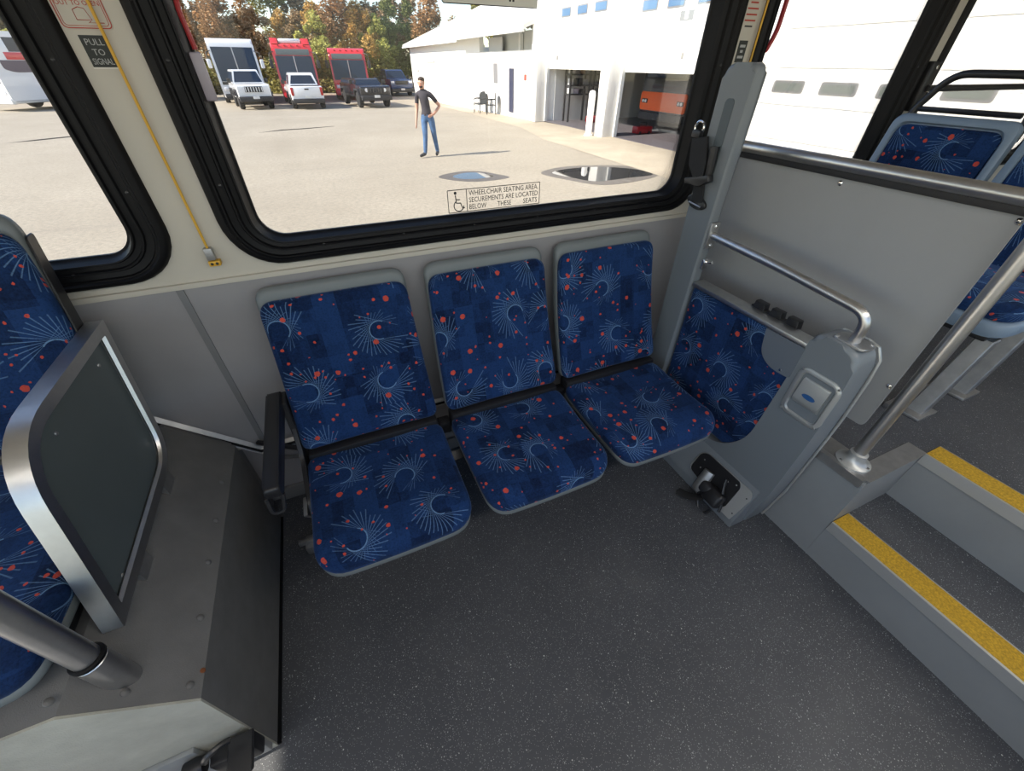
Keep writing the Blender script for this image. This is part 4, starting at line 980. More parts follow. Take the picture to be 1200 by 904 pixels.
# ------------------------------------------------------------------ garage building
FX = 9.86
gb_ = thing('garage_building', 'long white garage building with open bays and lower office wing', 'building', (FX, 20, -0.5))
def part(name, bm, m, parent=None, angle=30): return bm_obj(name, bm, m, parent or gb_, angle)
def slab(name, a, b, m, parent=None, bev=0.0):
    bm = bmesh.new(); box2(bm, a, b, bev); return part(name, bm, M[m], parent)
# tall bay block
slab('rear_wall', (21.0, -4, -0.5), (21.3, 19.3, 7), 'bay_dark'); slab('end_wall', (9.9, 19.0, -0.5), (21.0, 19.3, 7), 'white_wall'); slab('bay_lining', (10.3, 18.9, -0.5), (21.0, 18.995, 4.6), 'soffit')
slab('near_wall', (9.9, -4, -0.5), (21.0, -3.7, 7), 'white_wall'); slab('flat_roof', (9.6, -4.2, 6.9), (21.4, 19.5, 7.1), 'roof_metal')
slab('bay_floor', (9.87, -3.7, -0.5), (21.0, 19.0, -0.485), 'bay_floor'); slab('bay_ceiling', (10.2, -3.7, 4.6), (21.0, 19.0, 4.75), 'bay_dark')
slab('header', (9.88, -4, 4.7), (10.2, 19.3, 7), 'white_wall')
for y in (19.0, 13.72, 8.62, 3.2, -2.2):
    pl = slab('pillar', (9.42, y - 0.02, -0.52), (9.86, y + 0.50, 7.0), 'white_wall', None, 0.01)
    slab('pillar_flashing', (9.865, y - 0.09, -0.50), (9.99, y + 0.55, 6.9), 'pillar_side', pl)
def garage_door(y0, y1, zb, wins, h=3.9, pane='sky_reflection_pane'):
    d = bpy.data.objects.new('garage_door', None)
    bm = bmesh.new(); n = 6
    bm2 = bmesh.new(); box2(bm2, (10.02, y0, zb), (10.05, y1, min(6.9, zb + h))); leaf = part('garage_door', bm2, M['white_door'])
    for k in range(n):
        z0 = zb + h / n * k + 0.005; z1 = zb + h / n * (k + 1) - 0.005
        if z0 > 4.7: break
        slab('door_panel', (9.985, y0, z0), (10.02, y1, z1), 'white_door', leaf, 0.006)
    for (ya, yb, za, zb2) in wins:
        bm = bmesh.new(); prism(bm, rrect(ya, yb, za, zb2, 0.04, 3), 9.976, 9.99, 'yzx'); part('window_frame', bm, M['seam_grey'], leaf)
        bm = bmesh.new(); prism(bm, rrect(ya + 0.05, yb - 0.05, za + 0.04, zb2 - 0.04, 0.03, 3), 9.970, 9.978, 'yzx'); part('window_pane', bm, M[pane], leaf)
    return leaf
zz = 2.98
gd1 = garage_door(14.25, 18.98, 1.33, [(17.45, 18.15, 2.86, 3.14), (16.3, 17.0, 2.86, 3.14), (15.1, 15.85, 2.86, 3.14)])
gd2 = garage_door(9.15, 13.68, 1.30, [(12.55, 13.25, 2.70, 2.98), (11.45, 12.15, 2.70, 2.98), (10.3, 11.0, 2.70, 2.98)])
gd3 = garage_door(3.72, 8.60, -0.49, [(7.25, 8.0, 1.03, 1.25), (6.12, 6.88, 1.03, 1.25), (5.0, 5.75, 1.03, 1.25), (4.0, 4.72, 1.06, 1.28)], 3.9, 'tree_reflection_pane')
garage_door(-1.68, 3.18, -0.49, [(2.2, 2.9, 1.03, 1.25), (1.1, 1.8, 1.03, 1.25)])
# painted marks and lock plates on the raised doors
for leaf, y, z in ((gd1, 16.45, 2.57),):
    bm = bmesh.new(); tube(bm, [(9.98, y + 0.16, z + 0.22), (9.98, y + 0.16, z - 0.14), (9.98, y, z - 0.24), (9.98, y - 0.15, z - 0.14), (9.98, y - 0.15, z + 0.22)], 0.018, 4); part('painted_mark', bm, M['pillar_side'], leaf)
slab('painted_mark', (9.975, 11.05, 2.42), (9.984, 11.55, 2.62), 'seam_grey', gd2); slab('painted_mark', (9.970, 11.24, 2.45), (9.976, 11.36, 2.60), 'white_door', gd2); slab('painted_mark', (9.975, 11.08, 2.24), (9.984, 11.52, 2.32), 'pillar_side', gd2)
slab('lock_plate', (9.975, 18.2, 1.62), (9.985, 18.36, 1.76), 'seam_grey', gd1); slab('lock_plate', (9.975, 11.1, 1.62), (9.985, 11.2, 1.76), 'seam_grey', gd2)
# office wing
slab('office_wall', (9.70, 19.45, -0.9), (9.95, 43.8, 1.97), 'white_wall'); slab('office_upper_wall', (9.70, 26.6, 1.97), (9.95, 43.8, 2.62), 'white_wall'); slab('porch_back', (10.5, 19.3, 1.6), (10.6, 26.6, 2.7), 'soffit'); slab('porch_ledge', (9.72, 19.3, 1.9), (10.5, 26.6, 1.96), 'soffit')
slab('porch_post', (10.3, 22.6, 1.95), (10.45, 22.8, 2.6), 'white_wall'); slab('porch_screen', (10.2, 24.6, 1.97), (10.24, 26.5, 2.55), 'pillar_side')
slab('office_end_wall', (9.95, 43.6, -0.9), (21, 43.8, 2.62), 'white_wall')
bm = bmesh.new(); prism(bm, [(9.25, 2.52), (9.25, 2.66), (17.0, 5.6), (17.0, 5.4)], 26.0, 44.3, 'xzy'); part('office_roof', bm, M['roof_metal'])
bm = bmesh.new(); prism(bm, [(8.95, 2.58), (8.95, 2.72), (17.0, 5.75), (17.0, 5.5)], 19.35, 29.0, 'xzy'); part('canopy_roof', bm, M['roof_metal'])
slab('gutter', (8.90, 19.35, 2.50), (8.99, 29.0, 2.60), 'soffit'); slab('gutter', (9.18, 29.0, 2.44), (9.27, 44.3, 2.54), 'soffit')
for k in range(7): slab('canopy_rib', (8.96, 19.36 + k * 0.0, 2.6), (9.0, 19.40, 2.72), 'soffit') if k == 0 else None
fr_ = slab('office_window', (9.66, 23.15, 0.62), (9.70, 25.25, 1.56), 'pillar_side')
for ya, yb in ((23.3, 23.75), (23.95, 24.45), (24.65, 25.1)): slab('pane', (9.64, ya, 0.70), (9.665, yb, 1.50), 'white_door' if ya != 23.95 else 'seam_grey', fr_)
slab('office_door', (9.65, 21.95, -0.40), (9.70, 22.45, 1.32), 'door_navy')
for y, z in ((21.2, 1.0), (20.55, 1.0), (19.9, 1.0)): slab('wall_notice', (9.68, y, z - 0.1), (9.70, y + 0.22, z + 0.12), 'pillar_side' if y != 20.55 else 'sign_red')
for y, w_ in ((36.0, 2.6), (41.0, 1.0)): slab('wall_lamp', (9.62, y, 1.55 if w_ > 2 else 1.0), (9.70, y + w_, 1.66 if w_ > 2 else 1.06), 'pillar_side')
rebase(gb_)
# bollard
bd = thing('bollard', 'white painted steel bollard guarding the pillar between the garage bays', 'bollard', (9.22, 14.25, -0.5))
bm = bmesh.new(); lathe(bm, [(0.11, 0), (0.11, 1.22), (0.09, 1.29), (0.0, 1.32)], (0, 0, 0), (0, 0, 1), 14); bm_obj('post', bm, M['white_door'], bd, 50)
bm = bmesh.new(); lathe(bm, [(0.16, 0.0), (0.15, 0.05), (0.11, 0.07)], (0, 0, 0), (0, 0, 1), 14); bm_obj('footing', bm, M['pillar_side'], bd, 50)
# storage rack in the first bay with goods on it
rk = thing('storage_rack', 'black metal storage rack standing just inside the open garage bay', 'rack', (11.7, 18.35, -0.485))
for x in (-1.1, -0.15, 0.3, 1.25):
    for y in (-0.2, 0.2):
        bm = bmesh.new(); box2(bm, (x - 0.035, y - 0.035, 0), (x + 0.035, y + 0.035, 2.0)); bm_obj('upright', bm, M['trim_dark'], rk)
for xa, xb in ((-1.1, -0.15), (0.3, 1.25), (-0.15, 0.3)):
    for z in (0.95, 1.25, 1.62, 1.92) if xb != 0.3 else (1.25, 1.92):
        bm = bmesh.new(); box2(bm, (xa, -0.22, z), (xb, 0.22, z + 0.05)); bm_obj('shelf', bm, M['trim_dark'], rk)
random.seed(3)
for x0_, z in ((-1.05, 1.0), (0.35, 1.0), (-1.05, 1.30), (0.35, 1.30), (-1.05, 1.67), (0.35, 1.67)):
    x = x0_
    while x < x0_ + 0.72:
        w_ = random.uniform(0.13, 0.26); h_ = random.uniform(0.12, 0.23)
        m_ = random.choice(['cardboard', 'grey_goods', 'white_door', 'trim_dark', 'lilac_grey'])
        cn = {'cardboard': 'brown cardboard', 'grey_goods': 'dull grey', 'white_door': 'white', 'trim_dark': 'black', 'lilac_grey': 'pale lilac'}[m_]
        t_ = thing('storage_box', '%s box on the %s shelf of the storage rack, %s half' % (cn, {1.0: 'lowest', 1.30: 'middle', 1.67: 'upper'}[z], 'door-side' if x0_ < 0 else 'inner'), 'box', (11.7 + x + w_ / 2, 18.35, -0.485 + z), 0, 'boxes on the storage rack')
        bm = bmesh.new(); box2(bm, (-w_ / 2 + 0.01, -0.15, 0), (w_ / 2 - 0.01, 0.12, h_), 0.006, 1); bm_obj('carton', bm, M[m_], t_)
        bm = bmesh.new(); box2(bm, (-w_ / 2 + 0.005, -0.155, h_ * 0.8), (w_ / 2 - 0.005, 0.125, h_ + 0.006), 0.004, 1); bm_obj('lid', bm, M[m_], t_)
        x += w_ + 0.02
for lab, (x, y), s_ in (('red toolbox on the floor below the storage rack', (11.55, 17.6), 1.0), ('red jack lying on the floor of the bay with the orange coach', (11.3, 13.9), 1.2)):
    t_ = thing('toolbox' if 'tool' in lab else 'floor_jack', lab, 'tool', (x, y, -0.485))
    bm = bmesh.new(); box2(bm, (-0.28 * s_, -0.16, 0.02), (0.28 * s_, 0.16, 0.24), 0.03); bm_obj('body', bm, M['red_paint'], t_)
    bm = bmesh.new(); tube(bm, fillet([(-0.16, 0, 0.22), (-0.16, 0, 0.34), (0.16, 0, 0.34), (0.16, 0, 0.22)], 0.04), 0.02, 8); bm_obj('handle', bm, M['trim_dark'], t_)
    for q in (-0.2, 0.2):
        bm = bmesh.new(); lathe(bm, [(0, -0.18), (0.05, -0.17), (0.05, 0.17), (0, 0.18)], (q, 0, 0.05), (0, 1, 0), 10); bm_obj('wheel', bm, M['tyre'], t_)
bm = bmesh.new()
# two black patio chairs by the office wall
def patio_chair():
    t_ = thing('patio_chair', 'black wire patio armchair by the white office wall', 'chair', (0, 0, 0), 0, 'patio chairs by the office')
    bm = bmesh.new(); prism(bm, rrect(-0.25, 0.25, -0.24, 0.24, 0.06), 0.40, 0.43, 'xyz', 0.006, 1); bm_obj('seat', bm, M['chair_black'], t_)
    bm = bmesh.new()
    o_ = rpoly([(-0.26, 0.42), (0.26, 0.42), (0.30, 0.80), (0.14, 0.95), (-0.14, 0.95), (-0.30, 0.80)], 0.06, 4)
    prism(bm, o_, 0.22, 0.25, 'xzy', 0.006, 1); bm_obj('backrest', bm, M['chair_black'], t_)
    for x in (-0.25, 0.25):
        for y in (-0.22, 0.24):
            bm = bmesh.new(); tube(bm, [(x, y, 0.0), (x * 0.96, y, 0.42)], 0.016, 6); bm_obj('leg', bm, M['chair_black'], t_)
        bm = bmesh.new(); tube(bm, fillet([(x * 1.08, -0.20, 0.42), (x * 1.08, -0.22, 0.64), (x * 1.08, 0.24, 0.66)], 0.05), 0.018, 8); bm_obj('arm', bm, M['chair_black'], t_)
    return t_
ch = patio_chair(); ch.location = (9.0, 24.9, ground_z(24.9)); ch.rotation_euler.z = -1.2
c2 = copy_tree(ch); c2.location = (9.25, 23.9, ground_z(23.9)); c2.rotation_euler.z = -1.9
c3 = copy_tree(ch); c3.location = (9.3, 25.7, ground_z(25.7)); c3.rotation_euler.z = -1.5

# ------------------------------------------------------------------ vehicles (local: front towards -y)
def wheel(parent, x, y, r, w, hubm='hub'):
    s_ = 1 if x > 0 else -1
    bm = bmesh.new(); lathe(bm, [(r * 0.6, -w / 2), (r * 0.93, -w / 2), (r, -w * 0.35), (r, w * 0.35), (r * 0.93, w / 2), (r * 0.6, w / 2)], (x, y, r), (1, 0, 0), 20); o = bm_obj('wheel', bm, M['tyre'], parent, 40)
    bm = bmesh.new(); lathe(bm, [(0, w * 0.3 * s_), (r * 0.25, w * 0.42 * s_), (r * 0.30, w * 0.3 * s_), (r * 0.58, w * 0.44 * s_), (r * 0.62, w * 0.40 * s_)], (x, y, r), (1, 0, 0), 16); bm_obj('hub', bm, M[hubm], o, 40)
def bus(label, loc, rotz, style, L=11.0, W=2.55, H=3.42):
    t_ = thing('coach' if style in ('coach', 'lilac') else 'city_bus', label, 'bus', loc, rotz)
    h = W / 2; f = -L / 2
    bodym = M['red_bus'] if style.startswith('red') else M['white_bus']
    prof_ = [(f + 0.02, 0.36), (f, 0.75), (f + 0.02, 1.30), (f + 0.16, 2.75), (f + 0.34, H - 0.12), (f + 0.7, H), (L / 2 - 0.2, H), (L / 2, H - 0.25), (L / 2, 0.40)]
    bm = bmesh.new(); prism(bm, rpoly(prof_, [0.1, 0.15, 0.2, 0.1, 0.15, 0.1, 0.1, 0.1, 0.1], 3), -h, h, 'yzx', 0.13, 4); body = bm_obj('body', bm, bodym, t_, 40)
    # windscreen: two panes and a centre bar, following the sloping front
    zl, zt = (1.28, H - 0.68) if style != 'coach' else (1.28, 3.02)
    def fy(z): return f + 0.02 + 0.14 * max(0, (z - 1.30)) / 1.45
    for s_ in (-1, 1):
        bm = bmesh.new(); xa, xb = 0.03 * s_, (h - 0.13) * s_
        n = 8; rows = []
        for k in range(n + 1):
            x = xa + (xb - xa) * k / n; bow = 0.02 * (abs(x) / h) ** 3
            rows.append([bm.verts.new((x, fy(z) - 0.035 + bow, z)) for z in (zl, (zl + zt) / 2, zt)] + [bm.verts.new((x, fy(z) + 0.05 + bow, z)) for z in (zt, zl)])
        for a, b in zip(rows, rows[1:]):
            for q in range(5): bm.faces.new((a[q], a[(q + 1) % 5], b[(q + 1) % 5], b[q]))
        bm.faces.new(rows[0]); bm.faces.new(rows[-1]); bm_obj('windscreen_pane', bm, M['car_glass'], t_, 40)
    bm = bmesh.new(); tube(bm, [(0, fy(zl) - 0.04, zl), (0, fy(zt) - 0.04, zt)], 0.025, 6); bm_obj('centre_bar', bm, M['hub'], t_)
    for s_ in (-1, 1):
        bm = bmesh.new(); tube(bm, [(0.75 * s_, fy(zl) - 0.06, zl - 0.05), (0.25 * s_, fy(zl) - 0.07, zl + 0.35)], 0.015, 5); bm_obj('wiper', bm, M['trim_dark'], t_)
        bm = bmesh.new(); box2(bm, ((h - 0.55) * s_, f - 0.03, 0.78), ((h - 0.14) * s_, f + 0.08, 0.98), 0.03); bm_obj('headlight', bm, M['lens_clear'], t_)
        bm = bmesh.new(); tube(bm, fillet([((h - 0.1) * s_, f + 0.25, 2.85), ((h + 0.2) * s_, f - 0.05, 2.75), ((h + 0.22) * s_, f - 0.1, 2.4)], 0.1), 0.025, 6); mr = bm_obj('mirror_arm', bm, M['trim_dark'], t_)
        bm = bmesh.new(); box2(bm, ((h + 0.10) * s_, f - 0.18, 1.95), ((h + 0.32) * s_, f - 0.02, 2.42), 0.05); bm_obj('mirror', bm, M['white_bus'] if style in ('coach', 'lilac') else M['trim_dark'], mr)
        for wy in (f + 2.55, L / 2 - 2.6): wheel(t_, (h - 0.115) * s_, wy, 0.50, 0.30)
        n = 6
        for k in range(n):
            ya = f + 1.2 + (L - 1.9) / n * k; yb = ya + (L - 1.9) / n - 0.07
            bm = bmesh.new(); box2(bm, ((h - 0.02) * s_, ya, 1.55 if style != 'lilac' else 2.64), ((h + 0.012) * s_, yb, 2.75 if style != 'lilac' else 3.25), 0.01, 1); bm_obj('side_window', bm, M['car_glass'], t_)
    bm = bmesh.new(); box2(bm, (-h + 0.05, f - 0.06, 0.34), (h - 0.05, f + 0.2, 0.62), 0.06); bm_obj('bumper', bm, M['trim_dark'] if style == 'coach' else bodym, t_)
    bm = bmesh.new(); box2(bm, (-0.26, f - 0.075, 0.42), (0.26, f - 0.05, 0.55), 0.01); bm_obj('licence_plate', bm, M['plate_white'], t_)
    if style.startswith('red'):
        bm = bmesh.new(); prism(bm, rpoly([(fy(H - 0.64) - 0.045, H - 0.64), (fy(H - 0.32) - 0.03, H - 0.32), (f + 0.5, H - 0.32), (f + 0.4, H - 0.64)], 0.02, 2), -h + 0.22, h - 0.22, 'yzx', 0.01, 1); bm_obj('destination_sign', bm, M['guard_panel'], t_)
        for k in range(5):
            x = -0.8 + k * 0.4; bm = bmesh.new(); box2(bm, (x - 0.05, f + 0.28, H - 0.16), (x + 0.05, f + 0.36, H - 0.10), 0.01); bm_obj('marker_lamp', bm, M['lens_red'], t_)
        if style == 'red_pod':
            bm = bmesh.new(); box2(bm, (-h + 0.55, f + 0.6, H - 0.02), (h - 0.55, f + 4.0, H + 0.22), 0.08); bm_obj('roof_pod', bm, M['white_bus'], t_)
            for s_ in (-1, 1):
                bm = bmesh.new(); prism(bm, [(f + 0.4, H - 0.06), (f + 0.7, H + 0.24), (f + 4.2, H + 0.24), (f + 4.6, H - 0.05)], (h - 0.52) * s_, (h - 0.06) * s_, 'yzx', 0.03, 2); bm_obj('roof_fairing', bm, M['red_bus'], t_)
    if style == 'coach':
        bm = bmesh.new(); box2(bm, (-h + 0.12, f + 0.005, 1.10), (h - 0.12, f + 0.05, 1.26), 0.02); bm_obj('wiper_cowl', bm, M['trim_dark'], t_)
    if style == 'lilac':
        for s_ in (-1, 1):
            bm = bmesh.new(); box2(bm, ((h - 0.01) * s_, f + 0.9, 2.30), ((h + 0.018) * s_, f + 8, 2.62), 0.01); bm_obj('red_stripe', bm, M['red_bus'], t_)
            bm = bmesh.new(); prism(bm, rpoly([(f + 0.9, 1.75), (f + 9, 1.75), (f + 9, 2.28), (f + 0.5, 2.28), (f + 0.5, 1.9)], [0.3, 0.1, 0.1, 0.05, 0.1], 4), (h - 0.01) * s_, (h + 0.016) * s_, 'yzx'); bm_obj('window_band', bm, M['lilac_dark'], t_)
            bm = bmesh.new(); prism(bm, rpoly([(f + 3.2, 0.45), (f + 9, 0.45), (f + 9, 1.72), (f + 2.2, 1.72)], 0.2, 4), (h - 0.01) * s_, (h + 0.014) * s_, 'yzx'); bm_obj('skirt_panel', bm, M['lilac_grey'], t_)
    return t_
def gpt(px, py): return at_ground(px, py)
p = gpt(262, 124); bus('white motorcoach with split windscreen parked behind the white jeep', (p.x + 1.0, p.y + 5.0, p.z), 0.12, 'coach', 9.4, 2.6, 3.45)
p = gpt(357, 122); bus('red city bus with white roof pod parked behind white pickup', (p.x, p.y + 5.1, p.z), 0.02, 'red_pod', 9.2, 2.5, 3.3)
p = gpt(424, 118); bus('red city bus with wide windscreen parked behind the black pickup', (p.x - 0.1, p.y + 4.6, p.z), -0.08, 'red', 9.0, 2.55, 3.12)
bus('white and lilac coach with a red stripe parked at tree line', (-12.1, 41.4, -0.82), -0.6435, 'lilac', 11.5, 2.6, 3.5)

def car(name, label, cat, loc, rotz, paint, L, W, hood, H, rear_view=False, style='pickup'):
    t_ = thing(name, label, cat, loc, rotz); h = W / 2; f = -L / 2; b = L / 2
    pm = M[paint]; r = 0.37 if style != 'jeep' else 0.41; g0 = 0.42 if style != 'jeep' else 0.52
    hz = hood
    if style == 'pickup':
        prof_ = [(f + 0.05, g0), (f, hz - 0.28), (f + 0.12, hz - 0.02), (f + 1.45, hz + 0.04), (b - 0.02, hz + 0.06), (b, g0)]
        cab = [(f + 1.35, hz), (f + 2.0, H - 0.05), (f + 2.3, H), (f + 3.35, H), (f + 3.65, H - 0.06), (f + 3.95, hz)]
    else:
        prof_ = [(f + 0.05, g0), (f + 0.02, hz - 0.05), (f + 0.15, hz), (f + 1.35, hz + 0.05), (b, hz + 0.05), (b, g0)]
        cab = [(f + 1.35, hz), (f + 1.62, H - 0.04), (f + 1.8, H), (b - 0.15, H - 0.02), (b - 0.02, H - 0.08), (b, hz)]
    bm = bmesh.new(); prism(bm, rpoly(prof_, 0.08, 3), -h + 0.04, h - 0.04, 'yzx', 0.06, 3); bm_obj('body', bm, pm, t_, 40)
    # cabin narrows towards its roof
    bm = bmesh.new(); o_ = rpoly(cab, 0.06, 3); tap = lambda z: (h - 0.10) - 0.17 * (z - hz) / (H - hz)
    va = [bm.verts.new((-tap(z), y, z)) for y, z in o_]; vb = [bm.verts.new((tap(z), y, z)) for y, z in o_]; n = len(o_)
    bm.faces.new(va); bm.faces.new(vb)
    for k in range(n): bm.faces.new((va[k], va[(k + 1) % n], vb[(k + 1) % n], vb[k]))
    bm_obj('cabin', bm, pm, t_, 40)
    def pane(name_, ya, za, yb, zb, wa, wb, off):
        bm = bmesh.new(); q = []
        for (y, z, w_) in ((ya, za, wa), (yb, zb, wb)): q.append((y, z, w_))
        v_ = [(-q[0][2], q[0][0], q[0][1]), (q[0][2], q[0][0], q[0][1]), (q[1][2], q[1][0], q[1][1]), (-q[1][2], q[1][0], q[1][1])]
        a_ = [bm.verts.new((x, y + off, z)) for x, y, z in v_]; c_ = [bm.verts.new((x, y - off * 2, z)) for x, y, z in v_]
        bm.faces.new(a_); bm.faces.new(c_)
        for k in range(4): bm.faces.new((a_[k], a_[(k + 1) % 4], c_[(k + 1) % 4], c_[k]))
        return bm_obj(name_, bm, M['car_glass'], t_)
    (y0, z0), (y1, z1) = cab[0], cab[1]
    k0, k1 = 0.12, 0.93
    pane('windscreen', y0 + (y1 - y0) * k0, z0 + (z1 - z0) * k0, y0 + (y1 - y0) * k1, z0 + (z1 - z0) * k1, tap(z0) - 0.07, tap(z1) - 0.08, -0.015)
    (y0, z0), (y1, z1) = cab[-1], cab[-2]
    pane('rear_window', y0 + (y1 - y0) * 0.22, z0 + (z1 - z0) * 0.22, y0 + (y1 - y0) * 0.90, z0 + (z1 - z0) * 0.90, tap(z0) - 0.12, tap(z1) - 0.12, 0.015)
    for s_ in (-1, 1):
        for ya, yb in ((cab[1][0] + 0.1, (cab[1][0] + cab[-2][0]) / 2 - 0.04), ((cab[1][0] + cab[-2][0]) / 2 + 0.04, cab[-2][0] - 0.1)):
            za, zb = hz + 0.08, H - 0.12
            bm = bmesh.new(); v_ = [(tap(za), ya, za), (tap(za), yb, za), (tap(zb), yb, zb), (tap(zb), ya, zb)]
            a_ = [bm.verts.new(((x + 0.01) * s_, y, z)) for x, y, z in v_]; c_ = [bm.verts.new(((x - 0.03) * s_, y, z)) for x, y, z in v_]
            bm.faces.new(a_); bm.faces.new(c_)
            for k in range(4): bm.faces.new((a_[k], a_[(k + 1) % 4], c_[(k + 1) % 4], c_[k]))
            bm_obj('side_window', bm, M['car_glass'], t_)
        bm = bmesh.new(); box2(bm, ((h - 0.02) * s_, f + 1.5, hz + 0.05), ((h + 0.18) * s_, f + 1.62, hz + 0.27), 0.03); bm_obj('mirror', bm, M['trim_dark'], t_)
        for wy in (f + 0.85, b - 0.95): wheel(t_, (h - 0.13) * s_, wy, r, 0.26)
        if style == 'jeep':
            bm = bmesh.new(); lathe(bm, [(0, -0.05), (0.10, -0.05), (0.10, 0.02), (0, 0.02)], ((h - 0.42) * s_, f + 0.03, hz - 0.20), (0, 1, 0), 16); bm_obj('headlight', bm, M['lens_clear'], t_)
            for wy in (f + 0.85, b - 0.95):
                bm = bmesh.new(); prism(bm, rpoly([(wy - 0.62, g0 + 0.12), (wy - 0.42, g0 + 0.46), (wy + 0.42, g0 + 0.46), (wy + 0.62, g0 + 0.12), (wy + 0.5, g0 + 0.12), (wy + 0.36, g0 + 0.36), (wy - 0.36, g0 + 0.36), (wy - 0.5, g0 + 0.12)], 0.04, 2), (h - 0.10) * s_, (h + 0.06) * s_, 'yzx'); bm_obj('fender', bm, M['trim_dark'], t_)
        else:
            bm = bmesh.new(); box2(bm, ((h - 0.36) * s_, f - 0.015, hz - 0.26), ((h - 0.07) * s_, f + 0.12, hz - 0.10), 0.02); bm_obj('headlight', bm, M['lens_clear'], t_)
        bm = bmesh.new(); box2(bm, ((h - 0.20) * s_, b - 0.08, hz - 0.40), ((h - 0.05) * s_, b + 0.02, hz + 0.0), 0.02); bm_obj('tail_light', bm, M['lens_red'], t_)
    bm = bmesh.new(); box2(bm, (-h + 0.03, f - 0.16, g0 - 0.12), (h - 0.03, f + 0.10, g0 + 0.14), 0.05); bm_obj('front_bumper', bm, M['trim_dark'], t_)
    bm = bmesh.new(); box2(bm, (-h + 0.05, b - 0.08, g0 - 0.10), (h - 0.05, b + 0.14, g0 + 0.12), 0.04); bm_obj('rear_bumper', bm, M['trim_dark'], t_)
    gr = bmesh.new(); box2(gr, (-h + 0.45, f - 0.03, hz - 0.36), (h - 0.45, f + 0.10, hz - 0.09), 0.02); gl_ = bm_obj('grille', gr, M['trim_dark'] if style == 'jeep' else M['black_metal'], t_)
    for k in range(7):
        x = (-h + 0.50) + (W - 1.0) * k / 6; bm = bmesh.new(); box2(bm, (x - 0.02, f - 0.05, hz - 0.34), (x + 0.02, f - 0.02, hz - 0.11)); bm_obj('grille_bar', bm, pm if style == 'jeep' else M['trim_dark'], gl_)
    for yy, nm in ((f - 0.17, 'front'), (b + 0.13, 'rear')):
        zc = g0 + (0.02 if nm == 'front' else 0.14)
        bm = bmesh.new(); box2(bm, (-0.17, yy - 0.012, zc), (0.17, yy + 0.024, zc + 0.13), 0.006, 1); bm_obj('licence_plate', bm, M['plate_white'], t_)
    if style == 'pickup':
        bm = bmesh.new(); box2(bm, (-h + 0.24, b - 0.03, hz - 0.45), (h - 0.24, b + 0.015, hz + 0.03), 0.015); tg = bm_obj('tailgate', bm, pm, t_)
        bm = bmesh.new(); box2(bm, (-0.12, b + 0.01, hz - 0.12), (0.12, b + 0.03, hz - 0.05), 0.008); bm_obj('tailgate_handle', bm, M['trim_dark'], tg)
        bm = bmesh.new(); box2(bm, (-h + 0.16, f + 4.05, hz + 0.02), (h - 0.16, b - 0.08, hz + 0.075)); bm_obj('bed', bm, M['trim_dark'], t_)
    return t_
p = gpt(295, 129); car('off_road_car', 'white jeep-style off-road car with black fenders parked facing bus', 'car', (p.x + 0.1, p.y + 2.0, p.z), 0.18, 'white_car', 4.1, 1.86, 1.22, 1.90, style='jeep')
p = gpt(362, 128.5); car('pickup_truck', 'white pickup truck parked tail out in front of a red bus', 'car', (p.x, p.y + 2.65, p.z), PI + 0.06, 'white_car', 5.3, 1.88, 1.08, 1.74, style='pickup')
p = gpt(438, 127); car('pickup_truck', 'black off-road pickup parked in front of the second red bus', 'car', (p.x - 0.05, p.y + 2.6, p.z), 0.14, 'black_car', 5.2, 1.95, 1.12, 1.45, style='jeep')
p = gpt(474, 113); car('pickup_truck', 'navy pickup truck parked beside the office wing of garage', 'car', (p.x - 0.35, p.y + 2.8, p.z), 0.10, 'navy_car', 5.6, 2.0, 1.18, 1.85, style='pickup')
# orange coach standing in the second bay (front towards the yard)
oc = thing('coach', 'dark coach with orange front panel parked inside the garage bay', 'bus', (12.5, 14.5, -0.485), 0)
bm = bmesh.new(); prism(bm, rpoly([(0.0, 0.35), (0.0, 1.3), (0.12, 3.2), (0.4, 3.4), (7.9, 3.4), (8.0, 0.35)], 0.1, 3), -1.28, 1.28, 'xzy', 0.10, 3); bm_obj('body', bm, M['black_car'], oc, 40)
bm = bmesh.new(); prism(bm, rrect(-1.26, 1.26, 0.60, 1.18, 0.08), -0.035, 0.06, 'yzx', 0.02, 2); bm_obj('front_panel', bm, M['orange_paint'], oc, 40)
bm = bmesh.new(); prism(bm, rrect(-1.15, 1.15, 1.45, 3.0, 0.1), 0.02, 0.12, 'yzx', 0.01, 1); bm_obj('windscreen', bm, M['car_glass'], oc, 40)
bm = bmesh.new(); box2(bm, (-0.08, -1.25, 0.30), (0.3, 1.25, 0.55), 0.05); bm_obj('bumper', bm, M['trim_dark'], oc)
for s_ in (-1, 1):
    bm = bmesh.new(); box2(bm, (-0.055, (0.82 if s_ > 0 else -1.16), 0.82), (0.0, (1.16 if s_ > 0 else -0.82), 0.96), 0.02); lm_ = bm_obj('headlight_trim', bm, M['trim_dark'], oc)
    for q in (-0.07, 0.07):
        bm = bmesh.new(); lathe(bm, [(0, 0), (0.052, 0), (0.05, 0.015), (0, 0.02)], (-0.055, s_ * 0.99 + q, 0.89), (-1, 0, 0), 12); bm_obj('headlight', bm, M['lens_clear'], lm_)
    for wx in (2.3, 6.0):
        bm = bmesh.new(); lathe(bm, [(0, -0.14), (0.48, -0.14), (0.5, -0.1), (0.5, 0.1), (0.48, 0.14), (0, 0.14)], (wx, s_ * 1.12, 0.5), (0, 1, 0), 18); bm_obj('wheel', bm, M['tyre'], oc, 40)

